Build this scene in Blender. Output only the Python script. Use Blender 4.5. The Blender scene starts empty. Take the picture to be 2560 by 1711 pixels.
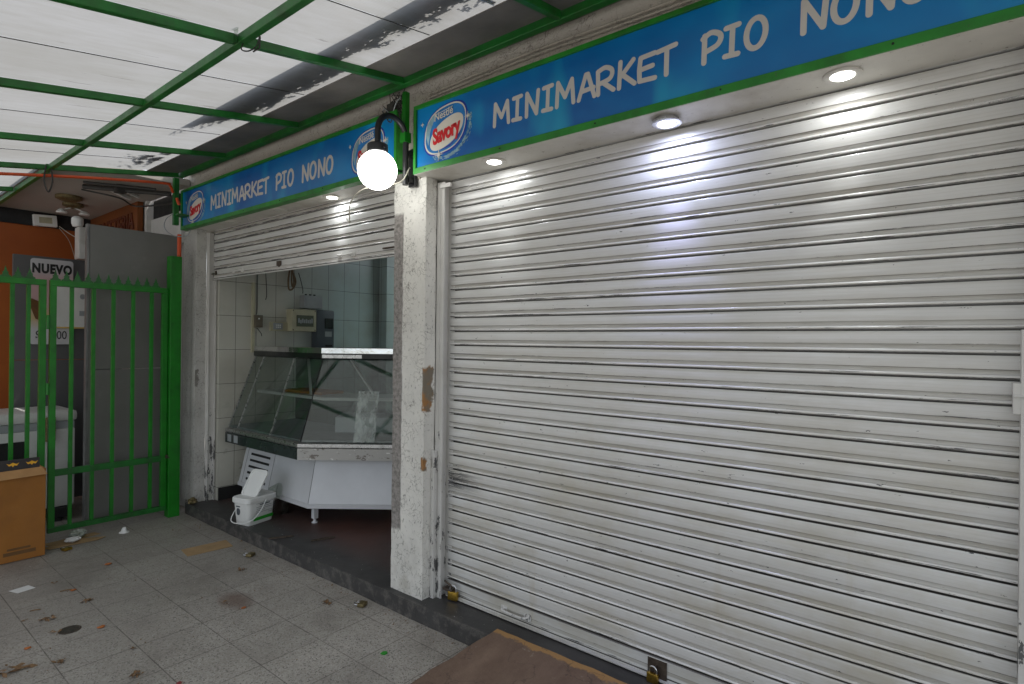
import bpy, bmesh, math, random
from mathutils import Vector, Matrix, noise
random.seed(7)
R = math.radians
S = bpy.context.scene
COL = S.collection
# ------------------------------------------------------------------ camera
YAW, ROLL = R(38.824), R(0.627)
cd = bpy.data.cameras.new("camera"); cam = bpy.data.objects.new("camera", cd); COL.objects.link(cam)
fw = Vector((-math.sin(YAW), math.cos(YAW), 0)); rt = Vector((math.cos(YAW), math.sin(YAW), 0)); up = Vector((0, 0, 1))
r2 = math.cos(ROLL)*rt + math.sin(ROLL)*up; u2 = -math.sin(ROLL)*rt + math.cos(ROLL)*up
cam.matrix_world = Matrix(((r2.x, u2.x, -fw.x, 0), (r2.y, u2.y, -fw.y, 0), (r2.z, u2.z, -fw.z, 1.6), (0, 0, 0, 1)))
cd.sensor_width = 36; cd.lens = 20.13; cd.clip_start = 0.05; cd.clip_end = 500
S.camera = cam
# ------------------------------------------------------------------ world and sun
SUN_EL, SUN_AZ = R(62), R(20)      # azimuth from +y (behind the shops) towards +x
wd = bpy.data.worlds.new("World"); S.world = wd; wd.use_nodes = True
wn = wd.node_tree.nodes; wl = wd.node_tree.links
bg = wn["Background"]; sky = wn.new("ShaderNodeTexSky"); sky.sky_type = 'NISHITA'; sky.sun_disc = False
sky.sun_elevation = SUN_EL; sky.sun_rotation = SUN_AZ; sky.air_density = 1.0; sky.dust_density = 2.0
hs = wn.new('ShaderNodeHueSaturation'); hs.inputs['Saturation'].default_value = .38; wl.new(sky.outputs[0], hs.inputs['Color']); wl.new(hs.outputs[0], bg.inputs[0]); bg.inputs[1].default_value = 0.15
sd = bpy.data.lights.new("sun", 'SUN'); sd.energy = 3.4; sd.angle = R(0.6); sd.color = (1, .96, .9)
sun = bpy.data.objects.new("sun", sd); COL.objects.link(sun)
sv = Vector((math.sin(SUN_AZ)*math.cos(SUN_EL), math.cos(SUN_AZ)*math.cos(SUN_EL), math.sin(SUN_EL)))
sun.rotation_euler = sv.to_track_quat('Z', 'Y').to_euler(); sun.location = (0, 0, 12)
S.view_settings.view_transform = 'Standard'; S.view_settings.look = 'None'
S.view_settings.exposure = 1.17; S.view_settings.gamma = 1
S.render.engine = 'CYCLES'
S.cycles.use_denoising = True
S.cycles.max_bounces = 10; S.cycles.diffuse_bounces = 5; S.cycles.glossy_bounces = 4
S.cycles.transmission_bounces = 8; S.cycles.transparent_max_bounces = 12
S.cycles.sample_clamp_indirect = 6; S.cycles.caustics_reflective = False; S.cycles.caustics_refractive = False
# ------------------------------------------------------------------ materials
class NT:
    def __init__(s, name):
        s.m = bpy.data.materials.new(name); s.m.use_nodes = True
        s.n = s.m.node_tree.nodes; s.l = s.m.node_tree.links
        s.b = s.n["Principled BSDF"]
        g = s.n.new("ShaderNodeNewGeometry"); s.pos = g.outputs["Position"]
    def set(s, sock, v):
        if hasattr(v, "is_linked"): s.l.new(v, sock)
        elif isinstance(v, (tuple, list)) and len(v) == 3 and sock.type == 'RGBA': sock.default_value = (*v, 1)
        else: sock.default_value = v
    def p(s, **k):
        for a, v in k.items(): s.set(s.b.inputs[a.replace('_', ' ')], v)
    def noise(s, scale, stretch=(1, 1, 1), detail=4, rough=.6, off=(0, 0, 0), src=None):
        mp = s.n.new("ShaderNodeMapping"); mp.inputs["Scale"].default_value = stretch; mp.inputs["Location"].default_value = off
        s.l.new(src or s.pos, mp.inputs[0])
        t = s.n.new("ShaderNodeTexNoise"); t.inputs["Scale"].default_value = scale
        t.inputs["Detail"].default_value = detail; t.inputs["Roughness"].default_value = rough
        s.l.new(mp.outputs[0], t.inputs[0]); return t.outputs[0]
    def ramp(s, v, a, b, lo=0., hi=1.):
        t = s.n.new("ShaderNodeMapRange"); t.inputs[1].default_value = a; t.inputs[2].default_value = b
        t.inputs[3].default_value = lo; t.inputs[4].default_value = hi; s.l.new(v, t.inputs[0]); return t.outputs[0]
    def math(s, op, a, b=None, c=None):
        t = s.n.new("ShaderNodeMath"); t.operation = op
        for i, v in enumerate((a, b, c)):
            if v is not None: s.set(t.inputs[i], v)
        return t.outputs[0]
    def mix(s, f, a, b, mode='MIX'):
        t = s.n.new("ShaderNodeMix"); t.data_type = 'RGBA'; t.blend_type = mode
        s.set(t.inputs[0], f); s.set(t.inputs[6], a); s.set(t.inputs[7], b); return t.outputs[2]
    def xyz(s, src=None):
        t = s.n.new("ShaderNodeSeparateXYZ"); s.l.new(src or s.pos, t.inputs[0]); return t.outputs
    def bump(s, h, strength=.3, dist=.01):
        t = s.n.new("ShaderNodeBump"); t.inputs["Strength"].default_value = strength; t.inputs["Distance"].default_value = dist
        s.l.new(h, t.inputs["Height"]); s.l.new(t.outputs[0], s.b.inputs["Normal"])
    def band(s, v, lo, hi, soft=.001):   # 1 inside lo..hi
        return s.math('MULTIPLY', s.ramp(v, lo-soft, lo+soft), s.ramp(v, hi-soft, hi+soft, 1., 0.))
MATS = {}
def mat(name, col, rough=.6, metal=0., var=.15, vs=6., bump=0., bs=60., spec=.5, dirt=None, dirt_amt=.5, emit=None, chips=None):
    if name in MATS: return MATS[name]
    t = NT(name); n = t.noise(vs)
    c = t.mix(t.ramp(n, .3, .7), tuple(x*(1-var) for x in col), tuple(min(1, x*(1+var)) for x in col))
    if dirt:
        d = t.ramp(t.noise(vs*.6, off=(3, 5, 1), detail=6), .52, .68, 0, dirt_amt); c = t.mix(d, c, dirt)
    if chips:
        d = t.ramp(t.noise(45, off=(1, 9, 4), detail=5, rough=.7), .66, .68); c = t.mix(d, c, chips)
    t.p(Base_Color=c, Roughness=t.ramp(t.noise(vs*2.3, off=(7, 0, 0)), .3, .7, max(.02, rough-.07), min(1, rough+.07)), Metallic=metal)
    t.b.inputs["Specular IOR Level"].default_value = spec
    if bump: t.bump(t.noise(bs, detail=5), bump, .01)
    if emit: t.p(Emission_Color=emit[0], Emission_Strength=emit[1])
    MATS[name] = t.m; return t.m
G = dict(
 green=mat("green_paint", (.009, .125, .016), .4, var=.3, vs=9, dirt=(.02, .05, .012), dirt_amt=.55, chips=(.05, .07, .04)),
 greenbright=mat("green_gate_paint", (.0045, .165, .006), .42, var=.25, vs=9, chips=(.03, .09, .03)),
 greenframe=mat("green_frame_paint", (.014, .2, .016), .42, var=.25, vs=9, dirt=(.02, .05, .012), dirt_amt=.5, chips=(.05, .09, .04)),
 orange_pipe=mat("orange_plastic", (.55, .07, .01), .4, var=.1),
 black=mat("black_paint", (.012, .012, .013), .4),
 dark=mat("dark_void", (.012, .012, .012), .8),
 steel=mat("steel", (.55, .55, .56), .25, 1., var=.08),
 rust=mat("rusty_steel", (.09, .07, .055), .6, .6, var=.4, vs=40),
 brass=mat("brass", (.5, .32, .06), .32, 1., var=.25, vs=50),
 oldbrass=mat("dull_brass", (.2, .16, .08), .5, .7, var=.35, vs=60),
 white=mat("white_enamel", (.62, .62, .6), .35, var=.06, dirt=(.3, .28, .22), dirt_amt=.3),
 whitecase=mat("white_case_enamel", (.6, .61, .63), .18, var=.04),
 soffit=mat("soffit_paint", (.6, .58, .53), .6, var=.08, dirt=(.35, .31, .24), dirt_amt=.45, bump=.05, chips=(.25, .22, .17)),
 plastic=mat("white_plastic", (.75, .76, .74), .35, var=.04),
 greenlabel=mat("green_label", (.02, .3, .02), .5),
 greymeter=mat("grey_meter_plastic", (.07, .085, .1), .5),
 greybox=mat("grey_box_plastic", (.3, .32, .33), .55),
 cream=mat("cream_plastic", (.42, .4, .28), .5),
 wire=mat("dark_cable", (.03, .028, .025), .6),
 creamwire=mat("cream_cable", (.5, .48, .4), .6),
 carton=mat("cardboard", (.3, .12, .02), .8, var=.1, vs=4, dirt=(.2, .08, .015), bump=.05, bs=30),
 cartonlight=mat("pale_cardboard", (.36, .24, .12), .85, var=.12, vs=12),
 paper=mat("white_paper", (.68, .68, .66), .8, var=.06),
 peel=mat("orange_peel", (.42, .14, .04), .6, var=.25, vs=60),
 leaf=mat("dry_leaf", (.2, .12, .06), .85, var=.4, vs=60),
 alu=mat("brushed_aluminium", (.5, .5, .49), .3, .9, var=.1, vs=20, dirt=(.2, .2, .19)),
 mirror=mat("polished_steel", (.6, .6, .6), .08, 1., var=.04, bump=.25, bs=9),
 blackgloss=mat("black_gloss", (.01, .012, .012), .15),
 darkred=mat("dull_red_scrap", (.25, .03, .03), .6),
 redtext=mat("red_ink", (.55, .015, .02), .45, var=.06),
 ltext=mat("sign_white_vinyl", (.56, .53, .49), .5, var=.05),
 logowhite=mat("logo_white", (.62, .58, .5), .45, var=.05),
 logoblue=mat("logo_mid_blue", (.02, .17, .45), .4, var=.3, vs=8),
 logodark=mat("logo_dark_blue", (.012, .035, .3), .4),
 logogrey=mat("logo_pale_blue", (.22, .36, .42), .4, var=.3, vs=14),
 purple=mat("logo_violet", (.05, .03, .26), .4),
)
# sign panel print: blue with soft cyan flares
t = NT("sign_blue_print")
n = t.noise(1.6, (1, 1, 1.6), 3, .5); n2 = t.noise(2.6, (1.4, 1, .5), 2, .5, (4, 0, 2))
c = t.mix(t.ramp(n, .35, .72), (.0, .095, .34), (.0, .22, .52)); c = t.mix(t.ramp(n2, .55, .78), c, (.01, .36, .56))
t.p(Base_Color=c, Roughness=.3); G['signblue'] = t.m
# polycarbonate canopy sheet
def sheet_mat():
    t = NT("milky_polycarbonate"); o = t.xyz()
    rib = t.math('SINE', t.math('MULTIPLY', o[0], 2*math.pi/.0105))
    dirtn = t.noise(2.2, (1, .35, 1), 6, .7); fine = t.noise(26, (1, .06, 1), 4, .6)
    thin = t.math('GREATER_THAN', t.noise(7, (5, .22, 1), 4, .6, (9, 1, 0)), .70); soft = t.ramp(t.noise(1.1, (1, .5, 1), 5, .6, (3, 3, 0)), .5, .75)
    spots = t.ramp(t.noise(5.5, (1.8, .5, 1), 6, .72, (2, 6, 0)), .66, .72)
    base = t.mix(t.ramp(dirtn, .35, .75), (.25, .253, .255), (.195, .195, .185))
    base = t.mix(t.ramp(fine, .4, .75, 0, .3), base, (.17, .165, .15))
    base = t.mix(t.ramp(rib, -1, 1, 0, .16), base, (.13, .13, .13))
    base = t.mix(t.math('MULTIPLY', soft, .3), base, (.15, .145, .13)); base = t.mix(t.math('MULTIPLY', thin, .55), base, (.07, .066, .06))
    base = t.mix(t.math('MULTIPLY', spots, .7), base, (.06, .057, .05))
    tr = t.n.new("ShaderNodeBsdfTranslucent"); df = t.n.new("ShaderNodeBsdfDiffuse"); gl = t.n.new("ShaderNodeBsdfGlossy")
    gl.inputs["Roughness"].default_value = .25
    for x in (tr, df): t.l.new(base, x.inputs[0])
    m1 = t.n.new("ShaderNodeMixShader"); m1.inputs[0].default_value = .34; t.l.new(tr.outputs[0], m1.inputs[1]); t.l.new(df.outputs[0], m1.inputs[2])
    m2 = t.n.new("ShaderNodeMixShader"); m2.inputs[0].default_value = .05; t.l.new(m1.outputs[0], m2.inputs[1]); t.l.new(gl.outputs[0], m2.inputs[2])
    t.l.new(m2.outputs[0], t.n["Material Output"].inputs[0]); return t.m
G['sheet'] = sheet_mat()
t = NT("fill_skylight_plastic"); tr = t.n.new("ShaderNodeBsdfTranslucent"); tr.inputs[0].default_value = (.85, .92, .88, 1)
t.l.new(tr.outputs[0], t.n["Material Output"].inputs[0]); G['fill_skylight'] = t.m
# shutter paint
PITCH = .0807
def shutter_mat(name, ztop, grime):
    t = NT(name); o = t.xyz()
    ph = t.math('FRACT', t.math('DIVIDE', t.math('SUBTRACT', ztop, o[2]), PITCH))   # 0 top of slat .. 1 bottom
    base = t.mix(t.ramp(t.noise(1.3, (1, 1, 1.5), 5), .3, .7), (.55, .545, .525), (.63, .63, .62))
    streak = t.noise(3.0, (.5, 1, 26), 5, .65)
    base = t.mix(t.ramp(streak, .5, .8, 0, .5), base, (.42, .4, .35))
    # recess band: even self-shade put into the paint, plus broken-up grime
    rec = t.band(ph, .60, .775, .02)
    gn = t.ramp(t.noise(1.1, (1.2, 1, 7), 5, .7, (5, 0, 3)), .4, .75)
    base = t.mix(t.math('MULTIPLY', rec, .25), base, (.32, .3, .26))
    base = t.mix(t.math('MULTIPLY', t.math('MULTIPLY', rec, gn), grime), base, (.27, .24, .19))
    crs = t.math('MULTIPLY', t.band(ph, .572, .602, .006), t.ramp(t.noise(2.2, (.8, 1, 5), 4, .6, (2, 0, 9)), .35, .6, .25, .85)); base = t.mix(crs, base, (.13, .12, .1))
    base = t.mix(t.math('MULTIPLY', t.band(ph, .80, .92, .012), .7), base, (.7, .69, .67))  # bead lightened in the paint for the light on its upper side
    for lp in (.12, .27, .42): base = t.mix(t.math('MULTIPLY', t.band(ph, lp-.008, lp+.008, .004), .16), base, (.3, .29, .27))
    drip = t.ramp(t.noise(9, (1, 1, .12), 4, .6, (0, 2, 0)), .6, .8)
    base = t.mix(t.math('MULTIPLY', t.math('MULTIPLY', drip, .7), t.ramp(o[2], 1.4, .3)), base, (.42, .36, .25))
    grim = t.math('MULTIPLY', t.ramp(t.noise(1.6, (1, 1, 2.2), 6, .7, (0, 7, 2)), .45, .72), t.ramp(o[2], 1.8, .5, .2, .8)); base = t.mix(grim, base, (.42, .385, .3))
    # chipped paint: on the bead and the lip edge, stretched along the slat
    edge = t.math('MAXIMUM', t.band(ph, .84, .93, .012), t.band(ph, .55, .60, .012))
    cn = t.noise(16, (.28, 1, 9), 6, .75, (1, 0, 8)); big = t.noise(.9, (1, 1, 3), 2, .5, (9, 0, 1))
    thr = t.ramp(big, .35, .65, .64, .535)
    chip = t.math('GREATER_THAN', cn, thr)
    chip = t.math('MULTIPLY', chip, edge)
    cn2 = t.noise(38, (.5, 1, 1.6), 4, .7, (3, 0, 5)); chip2 = t.math('GREATER_THAN', cn2, .70)
    chip = t.math('MAXIMUM', chip, chip2)
    # scuffs by the left rail, low down
    near = t.math('MULTIPLY', t.ramp(o[0], -2.33, -2.12, 1., 0.), t.math('GREATER_THAN', cn, .49))
    near = t.math('MULTIPLY', near, t.math('MAXIMUM', t.band(o[2], .74, .86, .02), t.math('MULTIPLY', edge, .9)))
    chip = t.math('MAXIMUM', chip, near)
    # shade of the gap between slats, painted dark
    gap = t.math('MAXIMUM', t.ramp(ph, .94, .952), t.ramp(ph, .03, .015))
    base = t.mix(gap, base, (.06, .055, .05))
    base = t.mix(chip, base, (.085, .085, .085))
    t.p(Base_Color=base, Roughness=t.ramp(streak, .3, .8, .17, .33)); t.b.inputs["Specular IOR Level"].default_value = .55
    t.bump(t.noise(9, (.35, 1, 12), 3), .06, .01)
    return t.m
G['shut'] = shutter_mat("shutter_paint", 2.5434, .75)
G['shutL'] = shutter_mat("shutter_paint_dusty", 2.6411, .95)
t = NT("rail_paint"); b0 = t.mix(t.ramp(t.noise(4), .3, .7), (.52, .51, .48), (.62, .61, .59))
z = t.xyz()[2]
f = t.math('GREATER_THAN', t.noise(14, (1, 1, .35), 6, .75), t.ramp(z, .3, 1.5, .53, .68))
b0 = t.mix(f, b0, (.1, .1, .1)); t.p(Base_Color=b0, Roughness=.4); G['rail'] = t.m
# rough painted render of the pillars
def stucco(name, strip=None, rust=None, tone=(.75, .735, .685), rc2=((.2, .17, .13), (.34, .17, .06))):
    t = NT(name); o = t.xyz()
    base = t.mix(t.ramp(t.noise(3, detail=5), .3, .7), tuple(v*.86 for v in tone), tuple(v*1.08 for v in tone))
    cr = t.n.new("ShaderNodeTexVoronoi"); cr.feature = 'DISTANCE_TO_EDGE'; cr.inputs["Scale"].default_value = 26
    mp = t.n.new("ShaderNodeVectorMath"); mp.operation = 'ADD'
    nn = t.n.new("ShaderNodeTexNoise"); nn.inputs["Scale"].default_value = 12; nn.inputs["Detail"].default_value = 5
    t.l.new(t.pos, nn.inputs[0]); sc = t.n.new("ShaderNodeVectorMath"); sc.operation = 'SCALE'; sc.inputs[3].default_value = .12
    t.l.new(nn.outputs[1], sc.inputs[0]); t.l.new(t.pos, mp.inputs[0]); t.l.new(sc.outputs[0], mp.inputs[1]); t.l.new(mp.outputs[0], cr.inputs[0])
    crk = t.math('MULTIPLY', t.ramp(cr.outputs[0], .0, .035, 1., 0.), t.ramp(t.noise(7, detail=5, off=(2, 2, 2)), .44, .56))
    base = t.mix(t.math('MULTIPLY', crk, .8), base, (.12, .11, .09))
    pit = t.math('GREATER_THAN', t.noise(60, (1, 1, .7), 4, .7), .635); base = t.mix(t.math('MULTIPLY', pit, .6), base, (.13, .12, .1))
    if strip:
        x0, x1, z0, z1 = strip; wob = t.math('MULTIPLY', t.math('SUBTRACT', t.noise(8, detail=5), .5), .06)
        m = t.math('MULTIPLY', t.band(t.math('ADD', o[0], t.math('MULTIPLY', wob, .4)), x0, x1, .004), t.band(t.math('ADD', o[2], wob), z0, z1, .01))
        sp = t.mix(t.ramp(t.noise(45, detail=5, rough=.75), .42, .62), (.3, .275, .26), (.12, .11, .1))
        base = t.mix(t.math('MULTIPLY', m, .9), base, sp)
    if rust:
        for (z0, z1, xa, ya, yb) in rust:
            wob = t.math('MULTIPLY', t.math('SUBTRACT', t.noise(14, detail=5, off=(5, 1, 0)), .5), .09)
            m = t.math('MULTIPLY', t.band(t.math('ADD', o[2], wob), z0, z1, .006), t.band(t.math('ADD', o[1], wob), ya, yb, .005))
            m = t.math('MULTIPLY', m, t.math('GREATER_THAN', o[0], xa))
            rc = t.mix(t.ramp(t.noise(16, detail=4, off=(0, 4, 4)), .42, .6), *rc2)
            base = t.mix(m, base, rc)
    low = t.math('MULTIPLY', t.ramp(o[2], .5, .1), t.ramp(t.noise(7, detail=5, off=(8, 0, 0)), .45, .7))
    base = t.mix(t.math('MULTIPLY', low, .5), base, (.3, .27, .2))
    t.p(Base_Color=base, Roughness=.8)
    h = t.math('SUBTRACT', t.noise(34, (1, 1, .7), 8, .7), t.math('ADD', t.math('MULTIPLY', crk, .25), t.math('MULTIPLY', pit, .2)))
    t.bump(h, .75, .012); return t.m
G['stuccoC'] = stucco("pillar_render", (-2.76, -2.665, .46, 2.36), [(1.2, 1.45, -2.49, 2.262, 2.33), (.84, .93, -2.49, 2.25, 2.285)])
G['stuccoL'] = stucco("pillar_render_left", None, [(1.16, 1.32, -5.54, 2.25, 2.29)], (.52, .51, .48), ((.2, .19, .17), (.26, .25, .23)))
G['wallup'] = stucco("upper_wall_render", None, None, (.44, .4, .34))
# terrazzo floor
t = NT("terrazzo_tiles"); o = t.xyz()
def grid(t, v, off, pitch, w):
    f = t.math('FRACT', t.math('DIVIDE', t.math('SUBTRACT', v, off), pitch))
    d = t.math('MINIMUM', f, t.math('SUBTRACT', 1.0, f)); return t.math('LESS_THAN', d, w/pitch)
gx = grid(t, o[0], -2.054, .3272, .0026); gy = grid(t, o[1], .787, .3205, .0026); gr = t.math('MAXIMUM', gx, gy)
wn1 = t.n.new("ShaderNodeTexVoronoi"); wn1.inputs["Scale"].default_value = 170; t.l.new(t.pos, wn1.inputs[0])
spk = t.n.new("ShaderNodeSeparateColor"); t.l.new(wn1.outputs["Color"], spk.inputs[0])
base = t.mix(t.ramp(spk.outputs[0], .2, .85), (.36, .334, .295), (.53, .5, .45))
base = t.mix(t.math('GREATER_THAN', spk.outputs[1], .93), base, (.55, .53, .5)); base = t.mix(t.math('LESS_THAN', spk.outputs[2], .07), base, (.13, .125, .115))
cellx = t.math('FLOOR', t.math('DIVIDE', t.math('SUBTRACT', o[0], -2.054), .3272)); celly = t.math('FLOOR', t.math('DIVIDE', t.math('SUBTRACT', o[1], .787), .3205))
wnz = t.n.new("ShaderNodeTexWhiteNoise"); wnz.noise_dimensions = '2D'; cxy = t.n.new("ShaderNodeCombineXYZ"); t.l.new(cellx, cxy.inputs[0]); t.l.new(celly, cxy.inputs[1]); t.l.new(cxy.outputs[0], wnz.inputs[0])
base = t.mix(t.ramp(wnz.outputs[0], 0, 1, 0, .16), base, (.1, .1, .095))
film = t.ramp(t.noise(1.5, detail=7, rough=.68), .35, .7); base = t.mix(t.math('MULTIPLY', film, .66), base, (.24, .22, .19))
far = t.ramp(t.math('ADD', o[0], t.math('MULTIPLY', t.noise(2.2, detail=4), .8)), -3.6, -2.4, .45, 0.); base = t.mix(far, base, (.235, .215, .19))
st = t.math('MULTIPLY', t.ramp(t.noise(1.5, detail=7, rough=.65, off=(3.1, 0, 0)), .5, .68), .55); base = t.mix(st, base, (.15, .133, .112))
sx = t.math('POWER', t.math('DIVIDE', t.math('ADD', o[0], 3.5), .16), 2.); sy = t.math('POWER', t.math('DIVIDE', t.math('SUBTRACT', o[1], 1.68), .1), 2.)
blob = t.math('MULTIPLY', t.ramp(t.math('ADD', t.math('ADD', sx, sy), t.noise(14)), .6, 1.6, 1., 0.), .6); base = t.mix(blob, base, (.12, .06, .04))
scf = t.math('GREATER_THAN', t.noise(24, (1, 1, 1), 6, .75, (6, 6, 0)), .685); base = t.mix(t.math('MULTIPLY', scf, .55), base, (.06, .055, .05))
base = t.mix(t.math('MULTIPLY', gr, t.ramp(t.noise(6, off=(2, 0, 0)), .3, .55, .15, .75)), base, (.07, .06, .05))
t.p(Base_Color=base, Roughness=t.ramp(film, 0, 1, .42, .68)); t.bump(t.math('SUBTRACT', t.math('MULTIPLY', spk.outputs[0], .05), gr), .25, .004)
G['floor'] = t.m
# plinth: worn dark paint, maroon inside
t = NT("plinth_paint"); o = t.xyz()
base = t.mix(t.ramp(t.noise(5, detail=6), .35, .7), (.035, .034, .034), (.06, .058, .056))
red = t.math('MULTIPLY', t.ramp(o[1], 2.36, 2.62), t.ramp(t.noise(2.4, detail=6), .3, .62, .35, 1.)); base = t.mix(red, base, (.1, .045, .036))
wear = t.math('MULTIPLY', t.math('MAXIMUM', t.ramp(o[1], 2.235, 2.215), t.ramp(t.noise(3, off=(4, 0, 0)), .6, .7, 0, .5)), t.ramp(t.noise(13, detail=6, rough=.7), .48, .6))
base = t.mix(t.math('MULTIPLY', wear, .75), base, (.13, .12, .11))
dust = t.math('GREATER_THAN', t.noise(70, detail=3), .72); base = t.mix(t.math('MULTIPLY', dust, .6), base, (.2, .19, .17))
t.p(Base_Color=base, Roughness=.5); t.bump(t.noise(12, detail=7), .3, .01); G['plinth'] = t.m
# interior tiles
t = NT("wall_tiles"); o = t.xyz()
g1 = t.math('MAXIMUM', grid(t, o[1], 2.587, .2, .0022), grid(t, o[2], .22, .32, .0022))
g2 = grid(t, o[0], 0, .2, .0022); g = t.math('MAXIMUM', g1, g2)
blue = t.ramp(o[1], 3.0, 3.7)  # cool light deeper in the shop, tinted into the tile colour
base = t.mix(blue, (.50, .49, .43), (.43, .52, .52))
base = t.mix(t.ramp(t.noise(2.5, detail=6), .5, .75, 0, .4), base, (.3, .29, .23))
sm = t.math('MULTIPLY', t.ramp(t.noise(7, detail=5, off=(1, 3, 2)), .6, .75), t.ramp(o[2], 1.2, .3)); base = t.mix(sm, base, (.14, .12, .09))
base = t.mix(t.math('MULTIPLY', g, .9), base, (.1, .1, .09)); t.p(Base_Color=base, Roughness=.22); t.bump(t.math('SUBTRACT', 1., g), .3, .004)
G['tiles'] = t.m
# plywood/board ramp
t = NT("worn_board"); o = t.xyz()
base = t.mix(t.ramp(t.noise(4, (2.5, 1, 1), 7, .7), .3, .7), (.13, .08, .055), (.21, .14, .1))
ed = t.ramp(t.math('ADD', o[1], t.math('MULTIPLY', t.math('SUBTRACT', t.noise(14, detail=7, rough=.7), .5), .11)), 2.205, 2.215); base = t.mix(ed, base, (.34, .19, .07))
cw = t.n.new("ShaderNodeTexNoise"); cw.inputs["Scale"].default_value = 5; cw.inputs["Detail"].default_value = 8; t.l.new(t.pos, cw.inputs[0])
crk = t.math('LESS_THAN', t.math('ABSOLUTE', t.math('SUBTRACT', cw.outputs[0], .5)), .006); base = t.mix(t.math('MULTIPLY', crk, .45), base, (.06, .04, .03))
base = t.mix(t.math('MULTIPLY', t.math('GREATER_THAN', t.noise(34, detail=5, rough=.75, off=(1, 1, 0)), .66), .6), base, (.3, .25, .2))
t.p(Base_Color=base, Roughness=.75); t.bump(t.math('SUBTRACT', t.noise(9, detail=8, rough=.7), t.math('MULTIPLY', crk, .4)), .6, .02); G['board'] = t.m
# grey sheet metal door panels, ochre wall, soffit beyond
def streaky(name, a, b, smear, rough=.5):
    t = NT(name); base = t.mix(t.ramp(t.noise(1.4, detail=5), .3, .7), a, b)
    s_ = t.ramp(t.noise(3.2, (1, 1, .9), 5, .6, (3, 1, 6)), .62, .78); base = t.mix(t.math('MULTIPLY', s_, .5), base, smear)
    t.p(Base_Color=base, Roughness=rough); t.bump(t.noise(2), .05, .02); return t.m
G['greydoor'] = streaky("grey_door_metal", (.15, .15, .138), (.2, .2, .188), (.36, .36, .33), .42)
G['darkdoor'] = streaky("dark_grey_door_metal", (.085, .085, .088), (.11, .11, .112), (.15, .15, .15), .5)
G['ochre'] = streaky("ochre_wall_paint", (.33, .075, .01), (.42, .11, .015), (.25, .06, .01), .55)
G['boardsign'] = streaky("brown_sign_wood", (.16, .05, .012), (.24, .07, .012), (.1, .04, .012), .6)
G['ceil2'] = streaky("passage_ceiling_paint", (.36, .32, .28), (.44, .4, .36), (.25, .21, .18), .85)
G['wall2'] = streaky("passage_wall_paint", (.36, .34, .32), (.45, .44, .42), (.22, .2, .18), .8)
G['asphalt'] = mat("street_asphalt", (.09, .088, .085), .85, var=.2, vs=3, bump=.2)
G['pave'] = mat("street_pavement", (.42, .41, .39), .85, var=.2, vs=3)
def glass_mat(name, tint, f0, rough=.015):
    t = NT(name); tr = t.n.new("ShaderNodeBsdfTransparent"); tr.inputs[0].default_value = (*tint, 1)
    gl = t.n.new("ShaderNodeBsdfGlossy"); gl.inputs["Roughness"].default_value = rough
    lw = t.n.new("ShaderNodeLayerWeight"); lw.inputs[0].default_value = .5
    fc = t.math('MULTIPLY_ADD', t.math('POWER', lw.outputs["Facing"], 12), .75, f0)
    ms = t.n.new("ShaderNodeMixShader"); t.l.new(fc, ms.inputs[0]); t.l.new(tr.outputs[0], ms.inputs[1]); t.l.new(gl.outputs[0], ms.inputs[2])
    t.l.new(ms.outputs[0], t.n["Material Output"].inputs[0]); return t.m
G['glass'] = glass_mat("case_glass", (.78, .815, .8), .085)
G['film'] = glass_mat("thin_plastic_film", (.8, .84, .8), .14, .12)
def emis(name, col, st):
    t = NT(name); e = t.n.new("ShaderNodeEmission"); e.inputs[0].default_value = (*col, 1); e.inputs[1].default_value = st
    t.l.new(e.outputs[0], t.n["Material Output"].inputs[0]); return t.m
G['led'] = emis("led_lens_glow", (1, 1, .97), 6); G['ledblue'] = emis("led_lens_glow_cool", (.86, .9, 1), 7)
G['globe'] = emis("lamp_globe_glow", (1, 1, .96), 4.0)
# ------------------------------------------------------------------ mesh helpers
def link(o): COL.objects.link(o); return o
def tag(o, label=None, cat=None, group=None, kind=None):
    if label: o['label'] = label
    if cat: o['category'] = cat
    if group: o['group'] = group
    if kind: o['kind'] = kind
    return o
def thing(name, loc, label, cat, group=None):
    o = bpy.data.objects.new(name, None); o.empty_display_size = .1; o.location = loc; link(o); return tag(o, label, cat, group)
def wloc(p):
    v = Vector((0, 0, 0))
    while p is not None: v += Vector(p.location); p = p.parent
    return v
def obj(name, bm, m, parent=None, smooth=None, loc=None):
    """bm in world coordinates; loc = origin for top level meshes"""
    me = bpy.data.meshes.new(name)
    base = wloc(parent) if parent else Vector(loc or (0, 0, 0))
    bmesh.ops.recalc_face_normals(bm, faces=bm.faces[:])
    if base.length: bmesh.ops.translate(bm, verts=bm.verts[:], vec=-base)
    bm.to_mesh(me); bm.free()
    if smooth is not None:
        for p in me.polygons: p.use_smooth = True
        me.set_sharp_from_angle(angle=R(smooth))
    me.materials.append(G[m] if isinstance(m, str) else m)
    o = bpy.data.objects.new(name, me); link(o)
    if parent: o.parent = parent
    else: o.location = base
    return o
def B(): return bmesh.new()
def box(bm, a, b, bev=0., mtx=None):
    x0, y0, z0 = a; x1, y1, z1 = b
    r = bmesh.ops.create_cube(bm, size=1); vs = r['verts']
    bmesh.ops.scale(bm, vec=(abs(x1-x0), abs(y1-y0), abs(z1-z0)), verts=vs)
    bmesh.ops.translate(bm, vec=((x0+x1)/2, (y0+y1)/2, (z0+z1)/2), verts=vs)
    if bev:
        es = list({e for v in vs for e in v.link_edges})
        r2_ = bmesh.ops.bevel(bm, geom=es, offset=bev, segments=2, affect='EDGES', profile=.6)
        vs = list({v for f in r2_['faces'] for v in f.verts} | {v for v in vs if v.is_valid})
    if mtx: bmesh.ops.transform(bm, matrix=mtx, verts=vs)
    return bm
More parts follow.
